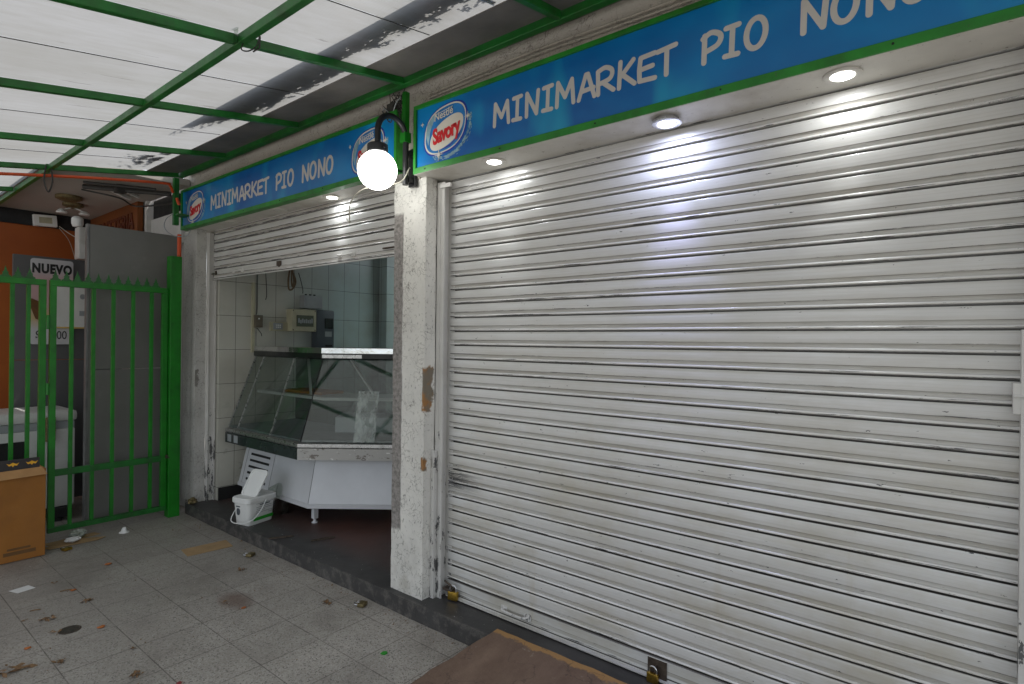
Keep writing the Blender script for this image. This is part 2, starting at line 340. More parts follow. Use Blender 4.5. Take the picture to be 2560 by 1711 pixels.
def rotm(c, ang, axis='Z'):
    c = Vector(c); return Matrix.Translation(c) @ Matrix.Rotation(ang, 4, axis) @ Matrix.Translation(-c)
def bar(bm, p, q, w, h, upv=(0, 0, 1), bev=0.):
    """rectangular bar from p to q, w across, h along up"""
    p, q = Vector(p), Vector(q); d = (q-p); L = d.length; d.normalize(); s = d.cross(Vector(upv)).normalized(); u = s.cross(d)
    r = bmesh.ops.create_cube(bm, size=1); vs = r['verts']
    bmesh.ops.scale(bm, vec=(L, w, h), verts=vs)
    if bev: 
        es = list({e for v in vs for e in v.link_edges}); rr = bmesh.ops.bevel(bm, geom=es, offset=bev, segments=1, affect='EDGES')
        vs = list({v for f in rr['faces'] for v in f.verts} | {v for v in vs if v.is_valid})
    m = Matrix((( d.x, s.x, u.x, (p.x+q.x)/2), (d.y, s.y, u.y, (p.y+q.y)/2), (d.z, s.z, u.z, (p.z+q.z)/2), (0, 0, 0, 1)))
    bmesh.ops.transform(bm, matrix=m, verts=vs); return bm
def tube(bm, pts, r, seg=8, cap=True):
    pts = [Vector(p) for p in pts]; rings = []; prev = None
    for i, p in enumerate(pts):
        d = (pts[min(i+1, len(pts)-1)]-pts[max(i-1, 0)]).normalized()
        if prev is None: a = d.orthogonal().normalized()
        else: a = (prev-d*prev.dot(d)).normalized()
        prev = a; b = d.cross(a)
        rr = r[i] if isinstance(r, (list, tuple)) else r
        rings.append([bm.verts.new(p+(a*math.cos(2*math.pi*k/seg)+b*math.sin(2*math.pi*k/seg))*rr) for k in range(seg)])
    for A, Bq in zip(rings, rings[1:]):
        for k in range(seg): bm.faces.new((A[k], A[(k+1) % seg], Bq[(k+1) % seg], Bq[k]))
    if cap: bm.faces.new(rings[0][::-1]); bm.faces.new(rings[-1])
    return bm
def curve(pts, n=6):   # Catmull-Rom
    P = [Vector(p) for p in pts]; P = [2*P[0]-P[1]]+P+[2*P[-1]-P[-2]]; out = []
    for i in range(1, len(P)-2):
        for k in range(n):
            u = k/n; a, b, c, d = P[i-1:i+3]
            out.append(.5*((2*b)+(c-a)*u+(2*a-5*b+4*c-d)*u*u+(3*b-a-3*c+d)*u**3))
    out.append(P[-2]); return out
def lathe(bm, prof, c, axis='Z', seg=24):
    c = Vector(c); rings = []
    for r, h in prof:
        ring = []
        for k in range(seg):
            a = 2*math.pi*k/seg; x, y = r*math.cos(a), r*math.sin(a)
            v = {'Z': Vector((x, y, h)), 'Y': Vector((x, h, y)), 'X': Vector((h, x, y))}[axis]
            ring.append(bm.verts.new(c+v))
        rings.append(ring)
    for A, Bq in zip(rings, rings[1:]):
        for k in range(seg): bm.faces.new((A[k], A[(k+1) % seg], Bq[(k+1) % seg], Bq[k]))
    bm.faces.new(rings[0][::-1]); bm.faces.new(rings[-1]); return bm
FY = Matrix(((1, 0, 0, 0), (0, 0, -1, 0), (0, 1, 0, 0), (0, 0, 0, 1)))       # local xy -> facade (x,z), extrude to -y
FX = Matrix(((0, 0, 1, 0), (1, 0, 0, 0), (0, 1, 0, 0), (0, 0, 0, 1)))        # local xy -> (y,z), extrude to +x
def poly(bm, pts, th, M, origin):
    """flat outline extruded by th towards the viewer of plane M"""
    T = Matrix.Translation(Vector(origin)) @ M
    a = [bm.verts.new(T @ Vector((x, y, 0))) for x, y in pts]; b = [bm.verts.new(T @ Vector((x, y, th))) for x, y in pts]
    n = len(pts); bm.faces.new(a[::-1]); bm.faces.new(b)
    for i in range(n): bm.faces.new((a[i], a[(i+1) % n], b[(i+1) % n], b[i]))
    return bm
def text_bm(s, size, M, origin, ext=.0006, offset=0., shear=0., sx=1., align='CENTER', spacing=1.):
    cu = bpy.data.curves.new("lettering_curve", 'FONT'); cu.body = s; cu.size = size; cu.extrude = ext; cu.offset = offset; cu.shear = shear
    cu.align_x = align; cu.align_y = 'CENTER'; cu.space_character = spacing; cu.resolution_u = 4
    o = bpy.data.objects.new("lettering_curve", cu); link(o); bpy.context.view_layer.update()
    me = bpy.data.meshes.new_from_object(o.evaluated_get(bpy.context.evaluated_depsgraph_get()))
    bm = bmesh.new(); bm.from_mesh(me); bpy.data.objects.remove(o); bpy.data.curves.remove(cu); bpy.data.meshes.remove(me)
    bmesh.ops.transform(bm, matrix=Matrix.Translation(Vector(origin)) @ M @ Matrix.Diagonal((sx, 1, 1, 1)) @ Matrix.Translation((0, 0, ext)), verts=bm.verts[:]); return bm
def roughen(bm, amp, scale, seed=0.):
    for v in bm.verts:
        n = noise.noise_vector(v.co*scale+Vector((seed, seed, seed))); v.co += n*amp
def gridbox(bm, a, b, step):
    """box with subdivided faces"""
    a, b = Vector(a), Vector(b)
    box(bm, a, b)
    for ax in range(3):
        n = int((b[ax]-a[ax])/step)
        for i in range(1, n):
            p = [0, 0, 0]; p[ax] = a[ax]+(b[ax]-a[ax])*i/n; nn = [0, 0, 0]; nn[ax] = 1
            bmesh.ops.bisect_plane(bm, geom=bm.verts[:]+bm.edges[:]+bm.faces[:], plane_co=p, plane_no=nn)
    return bm
def struct(name, bm, m, **k): return tag(obj(name, bm, m, **k), kind='structure')
# ------------------------------------------------------------------ ground, plinth, street
b = B(); box(b, (-60, -60, -.3), (60, -9, -.12)); struct("road", b, 'asphalt')
b = B(); box(b, (-60, -9, -.3), (60, -1.6, -.001)); struct("pavement", b, 'pave')
b = B(); box(b, (-12, -1.6, -.3), (8, 8.0, 0)); struct("floor", b, 'floor')
b = gridbox(B(), (-5.6, 2.212, 0.001), (3.4, 2.6, .1), .09)
for v in b.verts:
    if v.co.y < 2.22 and v.co.z > .05: v.co += Vector((0, .012*abs(noise.noise(v.co*5)), -.008*abs(noise.noise(v.co*9))))
    elif v.co.y < 2.22: v.co.y += .008*noise.noise(v.co*7)
struct("kerb", b, 'plinth', smooth=40)
b = B(); box(b, (-5.6, 2.6, 0.002), (3.4, 6.2, .099)); struct("shop_floor", b, 'plinth')
# ------------------------------------------------------------------ shop building
shop = thing("shop_building", (-2.6, 2.4, 0), "pale rendered minimarket shopfront with two roller shutter bays under a green framed canopy", "building")
b = gridbox(B(), (-2.748, 2.262, .098), (-2.468, 2.345, 2.552), .045)
roughen(b, .0035, 9); roughen(b, .0025, 30, 3)
for v in b.verts:   # broken right corner and bottom
    if v.co.x > -2.49 and v.co.y < 2.29:
        k_ = noise.noise(Vector((0, 0, v.co.z*7)))
        if 1.2 < v.co.z < 1.45: v.co += Vector((-.012, .008, 0))
        v.co.x -= .006*abs(k_)
obj("pillar", b, 'stuccoC', shop, smooth=50)
b = gridbox(B(), (-5.80, 2.262, .098), (-5.53, 2.352, 2.60), .06); roughen(b, .003, 9, 5); roughen(b, .002, 30, 1)
obj("pillar", b, 'stuccoL', shop, smooth=50)
b = B(); box(b, (-2.68, 2.347, .1), (-2.52, 6.2, 2.74)); box(b, (-5.45, 6.05, .1), (-2.68, 6.2, 2.74)); box(b, (-5.7, 2.435, .1), (-5.45, 6.05, 2.74))
box(b, (-5.44, 4.26, .2), (-5.30, 4.9, 2.74))
obj("tiled_wall", b, 'tiles', shop)
b = B(); box(b, (-5.448, 2.44, .1), (-5.437, 6.0, .215)); obj("skirting", b, 'dark', shop)
b = B(); box(b, (-5.7, 2.42, 2.74), (3.4, 4.5, 2.8)); box(b, (-5.7, 4.5, 2.74), (-5.0, 6.2, 2.8)); box(b, (-3.0, 4.5, 2.74), (3.4, 6.2, 2.8)); obj("shop_ceiling", b, 'wall2', shop)
b = B(); box(b, (-5.0, 4.5, 3.51), (-3.0, 6.2, 3.513)); obj("fill_skylight", b, 'fill_skylight', shop)  # unseen skylight, added to bring daylight into the open bay
b = B(); box(b, (-2.52, 2.6, .1), (3.4, 2.68, 2.74)); obj("rear_wall", b, 'wall2', shop)
b = gridbox(B(), (-5.80, 2.252, 2.62), (3.4, 2.42, 3.42), .22); roughen(b, .006, 3, 2)
obj("upper_wall", b, 'wallup', shop, smooth=50)
b = B(); box(b, (-5.9, 2.25, 3.425), (3.5, 4.5, 3.5)); box(b, (-5.9, 4.5, 3.425), (-5.0, 6.3, 3.5)); box(b, (-3.0, 4.5, 3.425), (3.5, 6.3, 3.5)); obj("roof_slab", b, 'wallup', shop)
b = B(); box(b, (-2.655, 2.253, 2.545), (-2.515, 2.262, 2.98)); roughen(b, .002, 8); obj("render_band", b, 'wallup', shop)
b = B(); box(b, (-2.505, 2.2, 2.551), (3.2, 2.43, 2.566)); obj("soffit", b, 'soffit', shop)
b = B(); box(b, (-5.70, 2.2, 2.602), (-2.66, 2.43, 2.616)); obj("soffit", b, 'soffit', shop)
b = B(); box(b, (.31, 2.262, .1), (.6, 2.6, 2.55)); obj("pillar", b, 'stuccoC', shop)
# conduits over the signs
b = B()
for dz in (0, .022): tube(b, curve([(-2.43, 2.238, 2.985+dz), (-1.7, 2.236, 3.0+dz), (-.9, 2.238, 2.985+dz), (.6, 2.238, 2.99+dz), (2.5, 2.238, 2.98+dz)], 8), .007, 6)
tag(obj("wall_conduit", b, 'wallup', loc=(-2.4, 2.24, 2.99)), "pair of thin painted conduits running above the large right shop sign", "conduit")
b = B()
tube(b, curve([(-5.62, 2.24, 2.985), (-5.0, 2.236, 2.995), (-4.2, 2.24, 2.99), (-3.4, 2.236, 3.0), (-2.8, 2.238, 2.985)], 8), .008, 6)
tag(obj("wall_conduit", b, 'wallup', loc=(-5.6, 2.24, 2.99)), "single painted conduit running above the smaller left shop sign", "conduit")
# ------------------------------------------------------------------ signs
STROKES = {
 'M': [[(0, 0), (.06, 1), (.5, .32), (.9, .98), (1, 0)]],
 'I': [[(.08, .98), (.98, 1)], [(.55, .99), (.48, .02)], [(0, .02), (.92, 0)]],
 'N': [[(0, 0), (.03, 1), (.86, .02), (1, 1)]],
 'A': [[(0, 0), (.45, .97), (.58, .97), (1, 0)], [(.16, .32), (.95, .36)]],
 'R': [[(.03, 0), (0, .92)], [(0, .92), (.5, 1), (.9, .82), (.78, .52), (.06, .4)], [(.3, .44), (1, .03)]],
 'K': [[(.08, 1), (0, 0)], [(.92, .95), (.1, .42)], [(.2, .5), (1, .02)]],
 'E': [[(.98, .97), (.08, .93), (0, .5), (.02, .06), (1, .03)], [(.02, .48), (.85, .52)]],
 'T': [[(0, .92), (1, 1)], [(.52, .96), (.5, 0)]],
 'P': [[(.06, 0), (.1, .95)], [(0, .86), (.5, 1), (1, .82), (.85, .52), (.1, .36)]],
 'O': 'o'}
WORD = [('M', -1.905, -1.812), ('I', -1.785, -1.732), ('N', -1.70, -1.63), ('I', -1.602, -1.548), ('M', -1.522, -1.43), ('A', -1.402, -1.32),
        ('R', -1.303, -1.225), ('K', -1.198, -1.125), ('E', -1.103, -1.033), ('T', -1.022, -.944), ('P', -.832, -.764), ('I', -.747, -.695),
        ('O', -.668, -.6), ('N', -.474, -.402), ('O', -.38, -.312), ('N', -.276, -.206), ('O', -.184, -.116)]
def lettering(dx, y, z0, h, rad, word):
    b = B()
    for ch, x0, x1 in word:
        w = x1-x0; zb = z0+random.uniform(-.002, .002)
        if ch == 'O':
            cx, cz = (x0+x1)/2, zb+h/2
            ss = [[(cx+w/2*math.cos(a)*1.0+.06*h*math.sin(a)*.5, cz+h/2*math.sin(a)) for a in [2*math.pi*k/26 for k in range(27)]]]
        else: ss = [[(x0+u*w, zb+v*h) for u, v in s_] for s_ in STROKES[ch]]
        for s_ in ss:
            if ch == 'R' or ch == 'P':
                if len(s_) > 3: s_ = [(p.x, p.y) for p in curve([(a, c, 0) for a, c in s_], 5)]
            P3 = [Vector((p[0]+dx, y, p[1])) for p in s_]
            for i in range(len(P3)-1):     # capsules in the sign plane
                p, q = P3[i], P3[i+1]; d = (q-p); L = d.length
                if L < 1e-5: continue
                a0 = math.atan2(d.z, d.x); pts = []
                n_ = 8
                for k in range(n_+1): a = a0+math.pi/2+math.pi*k/n_; pts.append((p.x+rad*math.cos(a), p.z+rad*math.sin(a)))
                for k in range(n_+1): a = a0-math.pi/2+math.pi*k/n_; pts.append((q.x+rad*math.cos(a), q.z+rad*math.sin(a)))
                lift = .0010+.00012*(i % 5)+random.random()*.00008
                poly(b, pts, lift, FY, (0, y, 0))
    return b
def sellipse(cx, cz, a, c, n=2.5, tilt=0., sh=0., k=48, skew=0.):
    out = []
    for i in range(k):
        t_ = 2*math.pi*i/k; x = abs(math.cos(t_))**(2/n)*math.copysign(a, math.cos(t_)); z_ = abs(math.sin(t_))**(2/n)*math.copysign(c, math.sin(t_))
        z_ += sh*x; x += skew*z_
        out.append((cx+x*math.cos(tilt)-z_*math.sin(tilt), cz+x*math.sin(tilt)+z_*math.cos(tilt)))
    return out
def star(cx, cz, r, n=8, inner=.22):
    return [(cx+(r*(1 if i % 4 == 0 else .55) if i % 2 == 0 else r*inner)*math.cos(math.pi*i/n), cz+(r*(1 if i % 4 == 0 else .55) if i % 2 == 0 else r*inner)*math.sin(math.pi*i/n)) for i in range(2*n)]
def logo(sign, cx, cz, y, wide=1.):
    rnd = random.Random(5)
    b = poly(B(), sellipse(cx, cz, .166*wide, .136, 2.5, 0, .1, skew=.1), .0006, FY, (0, y, 0))
    lg = obj("logo", b, 'logodark', sign)
    O = lambda k: (0, y-.0006-.0006*k, 0)
    obj("logo_ring", poly(B(), sellipse(cx-.002, cz+.001, .157*wide, .128, 2.5, 0, .1, skew=.1), .0006, FY, O(0)), 'logowhite', lg)
    obj("logo_field", poly(B(), sellipse(cx, cz, .149*wide, .120, 2.5, 0, .1, skew=.1), .0006, FY, O(1)), 'logoblue', lg)
    obj("logo_shine", poly(B(), [(cx-.150*wide, cz-.01), (cx-.140*wide, cz+.05), (cx-.10*wide, cz+.088), (cx-.06*wide, cz+.10), (cx-.09*wide, cz+.055), (cx-.115*wide, cz+.01), (cx-.125*wide, cz-.05), (cx-.13*wide, cz-.07)], .0006, FY, O(2)), 'logogrey', lg)
    obj("logo_oval", poly(B(), sellipse(cx+.012, cz-.022, .126*wide, .076, 2.25, .12, .16, skew=.22), .0006, FY, O(3)), 'logowhite', lg)
    obj("logo_streak", poly(B(), [(cx-.03, cz-.112), (cx+.04, cz-.104), (cx+.11*wide, cz-.06), (cx+.13*wide, cz-.02), (cx+.10*wide, cz-.062), (cx+.05, cz-.092)], .0007, FY, O(4)), 'purple', lg)
    b = text_bm("Savory", .118, FY @ Matrix.Rotation(.16, 4, 'Z'), (cx+.008, y-.0036, cz-.022), .0008, .0045, .14, .70*wide, spacing=.93); obj("brand_lettering", b, 'redtext', lg)
    b = text_bm("Nestl\u00e9", .058, FY @ Matrix.Rotation(.12, 4, 'Z'), (cx-.012, y-.0034, cz+.081), .0005, .0006, .15, .95*wide)
    poly(b, [(cx-.075*wide, cz+.088), (cx+.06*wide, cz+.107), (cx+.06*wide, cz+.110), (cx-.075*wide, cz+.091)], .001, FY, (0, y-.0034, 0))
    obj("brand_lettering", b, 'logowhite', lg)
    # icy splash below and right of the badge
    b = B(); i = 0
    for k in range(260):
        a = rnd.uniform(-2.15, .25); rr = 1+abs(rnd.gauss(.0, .06))
        px, pz = cx+.005+math.cos(a)*.176*rr*wide, cz-.003+math.sin(a)*.146*rr+.1*math.cos(a)*.1
        if pz < cz-.168 or pz > cz+.16: continue
        s_ = rnd.uniform(.0015, .0065)*(1.3 if -1.6 < a < -.5 else .8); an = a+math.pi/2+rnd.uniform(-.5, .5); i += 1
        poly(b, [(px+s_*2.2*math.cos(an), pz+s_*2.2*math.sin(an)), (px-s_*.5*math.sin(an), pz+s_*.5*math.cos(an)), (px-s_*1.4*math.cos(an), pz-s_*1.4*math.sin(an)), (px+s_*.5*math.sin(an), pz-s_*.5*math.cos(an))], .0004+.00003*(i % 40), FY, (0, y, 0))
    obj("splash", b, 'logogrey', lg)
    for sx_, sz_, sr_ in ((-.045, -.135, .034), (.172, .03, .024), (-.18, .06, .013)): obj("sparkle", poly(B(), star(cx+sx_*wide, cz+sz_, sr_), .0046, FY, (0, y, 0)), 'logowhite', lg)
def sign(x0, x1, z0, z1, dx, logos, label, dz):
    s = thing("shop_sign", ((x0+x1)/2, 2.25, z0), label, "sign", "blue shop signs above the shutters")
    b = B(); box(b, (x0+.02, 2.206, z0+.02), (x1-.02, 2.25, z1-.01)); obj("panel", b, 'signblue', s)
    fw_ = .034
    b = B(); box(b, (x0, 2.194, z0), (x1, 2.2515, z0+fw_), .002); box(b, (x0, 2.194, z1-.022), (x1, 2.2515, z1), .002)
    box(b, (x0, 2.1945, z0+fw_), (x0+.02, 2.2515, z1-.022)); box(b, (x1-.02, 2.1945, z0+fw_), (x1, 2.2515, z1-.022))
    obj("frame", b, 'greenframe', s)
    for wd_ in (WORD[:10], WORD[10:13], WORD[13:]): obj("lettering", lettering(dx, 2.206, 2.697+dz, .11, .0104, wd_), 'ltext', s)
    for cx, w in logos: logo(s, cx, 2.765+dz, 2.206, w)
    r_ = random.Random(3)
    for k in range(int((x1-x0)/.55)+1):
        b = lathe(B(), [(.004, 0), (.004, -.002), (.002, -.0035)], (x0+.1+k*.55, 2.1939, z0+.018+r_.uniform(-.004, .004)), 'Y', 8); obj("screw", b, 'dark', s)
    return s
sign(-2.508, 2.9, 2.553, 2.942, 0, [(-2.262, 1.), (.24, 1.)], "large blue sign with green frame reading MINIMARKET PIO NONO over the closed shutter", 0)
sign(-5.715, -2.66, 2.600, 2.965, -3.205, [(-5.43, 1.03), (-2.945, 1.)], "smaller-looking blue MINIMARKET PIO NONO sign over the half open shutter, partly behind the globe lamp", .015)
# ------------------------------------------------------------------ shutters
PROF = [(0, -.006), (.0010, -.002), (.0018, .0046), (.005, .0062), (.012, .0072), (.024, .0077), (.034, .0077), (.043, .0071), (.0468, .0064),
        (.0478, .0034), (.0500, .0008), (.054, -.0010), (.0595, -.0018), (.0625, -.0014), (.0636, .0030), (.0650, .0066), (.0675, .0090), (.0702, .0096), (.0728, .0086), (.0746, .0055), (.0756, -.001), (.0764, -.009), (.0806, -.009)]
def curtain(x0, x1, ztop, k0, k1, y0, seed):
    b = B()
    xs = [x0+(x1-x0)*i/70 for i in range(71)]; prev = None
    rows = []
    for k in range(k0, k1):
        for dz, dy in PROF: rows.append((ztop-k*PITCH-dz, dy, k))
    for z_, dy, k in rows:
        row = []
        for x in xs:
            w = .0020*noise.noise(Vector((x*1.3, seed, k*.9)))+.0005*noise.noise(Vector((x*5, seed, k*3.)))
            row.append(b.verts.new((x, y0-dy+w, z_+.0012*noise.noise(Vector((x*.9, seed+3, z_*1.5))))))
        if prev:
            for i in range(70): b.faces.new((prev[i], row[i], row[i+1], prev[i+1]))
        prev = row
    return b
def handle(b, x, y, z_, flip=1):
    tube(b, curve([(x-.075, y, z_+.004), (x-.08, y-.022, z_+.002), (x-.03, y-.026, z_-.003), (x+.03, y-.026, z_-.003), (x+.07, y-.024, z_), (x+.082, y-.004, z_+.002)], 5), .0065, 8)
    box(b, (x-.1, y-.004, z_-.012), (x-.06, y+.004, z_+.016), .001); box(b, (x+.055, y-.004, z_-.014), (x+.1, y+.004, z_+.014), .001)
    lathe(b, [(.019, 0), (.019, .004), (.013, .006)], (x+.085, y-.006, z_), 'Y', 14)
shR = thing("roller_shutter", (-1.15, 2.41, .1), "closed white roller shutter filling the right bay down to the dark step", "shutter", "roller shutters")
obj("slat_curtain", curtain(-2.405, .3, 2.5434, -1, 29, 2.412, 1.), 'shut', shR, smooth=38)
b = B(); box(b, (-2.40, 2.402, .104), (.3, 2.412, .2045), .0012); box(b, (-2.40, 2.384, .108), (.3, 2.4015, .114)); box(b, (-2.40, 2.395, .197), (.3, 2.4015, .2015))
obj("bottom_bar", b, 'shut', shR)
for hx in (-1.885, -.25):
    b = B(); handle(b, hx, 2.401, .157); obj("pull_handle", b, 'rail', shR, smooth=40)
b = B(); box(b, (-2.462, 2.345, .1), (-2.434, 2.415, 2.53)); box(b, (-2.434, 2.348, .1), (-2.402, 2.354, 2.53)); box(b, (-2.409, 2.343, .1), (-2.402, 2.348, 2.49)); box(b, (-2.434, 2.412, .1), (-2.38, 2.418, 2.53))
box(b, (-2.43, 2.333, 2.492), (-2.345, 2.347, 2.515), .001)
obj("guide_rail", b, 'rail', shR)
b = B(); box(b, (-2.466, 2.318, .1), (-2.437, 2.343, .86), .002); box(b, (-2.466, 2.318, .92), (-2.437, 2.343, .96), .002); box(b, (-2.458, 2.322, .86), (-2.444, 2.343, .92)); obj("rail_cover", b, 'rail', shR)
b = B(); box(b, (.117, 2.343, .1), (.31, 2.415, 1.655)); box(b, (.14, 2.343, 1.656), (.31, 2.415, 2.55)); obj("guide_rail", b, 'rail', shR)
b = B(); box(b, (.098, 2.345, 1.395), (.118, 2.395, 1.49), .001); tube(b, [(.10, 2.342, 1.45), (.14, 2.342, 1.45)], .005, 8); obj("latch_plate", b, 'rail', shR)
# steel locking tab
b = B(); box(b, (-1.126, 2.396, .101), (-1.036, 2.4, .199), .001); lathe(b, [(.009, 0), (.009, .003), (.006, .004)], (-1.112, 2.392, .186), 'Y', 10); box(b, (-1.086, 2.374, .145), (-1.08, 2.397, .172), .001)
obj("lock_tab", b, 'rust', shR)
shL = thing("roller_shutter", (-4.1, 2.41, 2.14), "partly raised dusty white roller shutter hanging over the open left bay", "shutter", "roller shutters")
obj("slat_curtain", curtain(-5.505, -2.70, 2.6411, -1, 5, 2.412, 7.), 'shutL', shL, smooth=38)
b = B(); box(b, (-5.50, 2.402, 2.146), (-2.70, 2.412, 2.2385), .0012); box(b, (-5.50, 2.386, 2.143), (-2.70, 2.4015, 2.148)); obj("bottom_bar", b, 'shutL', shL)
for hx in (-5.02, -3.43):
    b = B(); handle(b, hx, 2.401, 2.198); obj("pull_handle", b, 'rail', shL, smooth=40)
b = B(); lathe(b, [(.024, 0), (.024, .005)], (-4.33, 2.394, 2.205), 'Y', 14); box(b, (-4.36, 2.39, 2.192), (-4.30, 2.40, 2.228), .001); obj("lock_tab", b, 'rust', shL)
b = B(); tube(b, [(-5.52, 2.393, 2.2), (-5.42, 2.393, 2.2)], .006, 6); box(b, (-5.45, 2.39, 2.19), (-5.43, 2.4, 2.225)); obj("lock_bolt", b, 'rust', shL); b = B(); tube(b, [(-3.02, 2.392, 2.205), (-2.82, 2.38, 2.2)], .006, 6); tube(b, [(-2.86, 2.38, 2.17), (-2.88, 2.385, 2.235)], .005, 6); obj("lock_bolt", b, 'rust', shL)
b = B(); box(b, (-5.53, 2.352, .1), (-5.515, 2.43, 2.58)); box(b, (-5.515, 2.36, .1), (-5.495, 2.366, 2.58)); box(b, (-5.515, 2.42, .1), (-5.49, 2.426, 2.58)); obj("guide_rail", b, 'rail', shL)
# ------------------------------------------------------------------ recessed spots
def spot(x, y, z_, label, power=0., cool=False, hang=0.):
    t_ = thing("ceiling_spotlight", (x, y, z_), label, "spotlight", "round spotlights set in the soffit over the shutters")
    zz = z_-hang
    b = B(); ro = .062
    lathe(b, [(ro-.02, -.001), (ro, -.001), (ro, -.005), (ro-.006, -.008), (ro-.022, -.006), (ro-.024, -.003)], (x, y, zz), 'Z', 32)
    if hang: lathe(b, [(ro-.012, -.002), (ro-.012, hang+.002)], (x, y, zz), 'Z', 32)
    obj("trim_ring", b, 'steel' if hang else 'soffit', t_, smooth=40)
    if power:
        b = B(); lathe(b, [(ro-.026, -.0065), (ro-.026, -.0085), (ro-.034, -.0105)], (x, y, zz), 'Z', 28)
        obj("lens", b, 'ledblue' if cool else 'led', t_, smooth=60)
        ld = bpy.data.lights.new("spotlight_beam", 'AREA'); ld.energy = power; ld.shape = 'DISK'; ld.size = .05
        ld.color = (.62, .68, 1) if cool else (.95, .98, 1)
        lo = bpy.data.objects.new("spotlight_beam", ld); link(lo); lo.parent = t_; lo.location = (0, 0, -hang-.014)
        ln = bpy.data.lights.new("spotlight_narrow_beam", 'SPOT'); ln.energy = power*8.5; ln.spot_size = R(42); ln.spot_blend = 1.; ln.shadow_soft_size = .02; ln.color = (.5, .52, 1) if cool else (.95, .98, 1)
        l2 = bpy.data.objects.new("spotlight_narrow_beam", ln); link(l2); l2.parent = t_; l2.location = (0, 0, -hang-.016); l2.rotation_euler = (R(5), 0, 0)
    else:
        b = B(); lathe(b, [(ro-.024, -.002), (ro-.024, -.004)], (x, y, zz), 'Z', 24); obj("lens", b, 'soffit', t_)
spot(-1.97, 2.283, 2.551, "lit round spotlight in the soffit nearest the central pillar, right bay", .32)
spot(-1.016, 2.288, 2.551, "lit chrome spotlight drooping from the soffit between the two flush lit spots", 1.1, True, .018)
spot(-.364, 2.285, 2.551, "lit flush spotlight in the soffit below the second word PIO, farthest right", .42)
spot(-3.50, 2.325, 2.602, "lit round spotlight over the half open shutter beside the globe lamp", .42)
spot(-4.19, 2.32, 2.602, "unlit spotlight ring over the half open shutter, next to the lit one")
spot(-4.95, 2.32, 2.602, "unlit spotlight ring nearest the far end of the left sign")
# ------------------------------------------------------------------ canopy
SL = .169
def rz(y): return 3.06-SL*(2.12-y)
can = thing("canopy", (-2.5, 2.12, 3.06), "green steel frame canopy with milky plastic roof sheets sloping out from the shopfront", "canopy")
NRM = Vector((0, -SL, 1)).normalized()
RX = [-5.54, -4.645, -3.585, -2.505, -1.45, -.4, .66, 1.72, 2.8]
YO = -1.25
b = B(); bar(b, (-5.56, 2.13, rz(2.13)), (3.0, 2.13, rz(2.13)), .04, .045, bev=.003); obj("wall_beam", b, 'green', can)
for x in RX:
    b = B(); bar(b, (x, 2.104, rz(2.104)), (x, YO, rz(YO)), .032, .038, bev=.002); obj("rafter", b, 'green', can)
    b = B(); bar(b, (x-.021, 2.1, rz(2.1)+.022), (x-.021, YO, rz(YO)+.022), .008, .006); obj("sealing_strip", b, 'cartonlight' if False else 'creamwire', can)
for y in (1.19, .24, -.70):
    b = B(); bar(b, (-8.25 if y < 1.2 else -5.5, y, rz(y)-.006), (3.0, y, rz(y)-.006), .032, .04, bev=.002); obj("purlin", b, 'green', can)
b = B(); bar(b, (-8.25, YO-.03, rz(YO)), (3.0, YO-.03, rz(YO)), .05, .06, bev=.003); obj("outer_beam", b, 'green', can)
for x in (-8.2, -7.55, -6.6):
    b = B(); bar(b, (x, 1.165, rz(1.165)), (x, YO, rz(YO)), .032, .038, bev=.002); obj("rafter", b, 'green', can)
for x in (-8.1, -5.5, -2.5, .6, 2.9):
    b = B(); box(b, (x-.03, YO-.06, 0), (x+.03, YO, rz(YO)-.03)); obj("post", b, 'green', can)
# drop tubes at the wall
b = B(); bar(b, (-2.565, 2.185, 3.035), (-2.565, 2.185, 2.80), .03, .03, (0, 1, 0)); bar(b, (-2.565, 2.185, 2.80), (-2.565, 2.185, 2.745), .045, .045, (0, 1, 0)); obj("bracket_post", b, 'greenbright', can)
b = B(); bar(b, (-5.60, 2.11, 3.04), (-5.60, 2.11, 2.62), .04, .04, (0, 1, 0)); box(b, (-5.63, 2.1, 2.70), (-5.52, 2.19, 2.715)); obj("bracket_post", b, 'green', can)
# sheets: two per bay
def sheet(x0, x1, ya, yb, m='sheet', lift=.027):
    b = B(); n = 12; rows = []
    for i in range(n+1):
        y = ya+(yb-ya)*i/n; rows.append([b.verts.new((x, y, rz(y)+lift+.003*noise.noise(Vector((x*2, y*1.3, 0))))) for x in [x0+(x1-x0)*k/6 for k in range(7)]])
    for A_, C_ in zip(rows, rows[1:]):
        for k in range(6): b.faces.new((A_[k], A_[k+1], C_[k+1], C_[k]))
    obj("roof_sheet", b, m, can, smooth=60)
for x0, x1 in zip(RX, RX[1:]):
    xm = (x0+x1)/2-.02
    sheet(x0+.0005, xm-.0004, 2.12, YO); sheet(xm+.0004, x1-.0005, 2.12, YO)
    b = B(); bar(b, (xm, 1.84, rz(1.84)+.0225), (xm, YO, rz(YO)+.0225), .003, .003); obj('seam', b, 'wire', can)
for x0, x1 in ((-8.2, -7.55), (-7.55, -6.6), (-6.6, -5.54)): sheet(x0+.0005, x1-.0005, 1.17, YO)
for x in (-3.70, -1.60):
    b = B(); bar(b, (x, 1.84, rz(1.84)+.028), (x, YO, rz(YO)+.028), .026, .006); bar(b, (x, 1.84, rz(1.84)+.022), (x, YO, rz(YO)+.022), .006, .008); obj("joint_profile", b, 'alu', can)
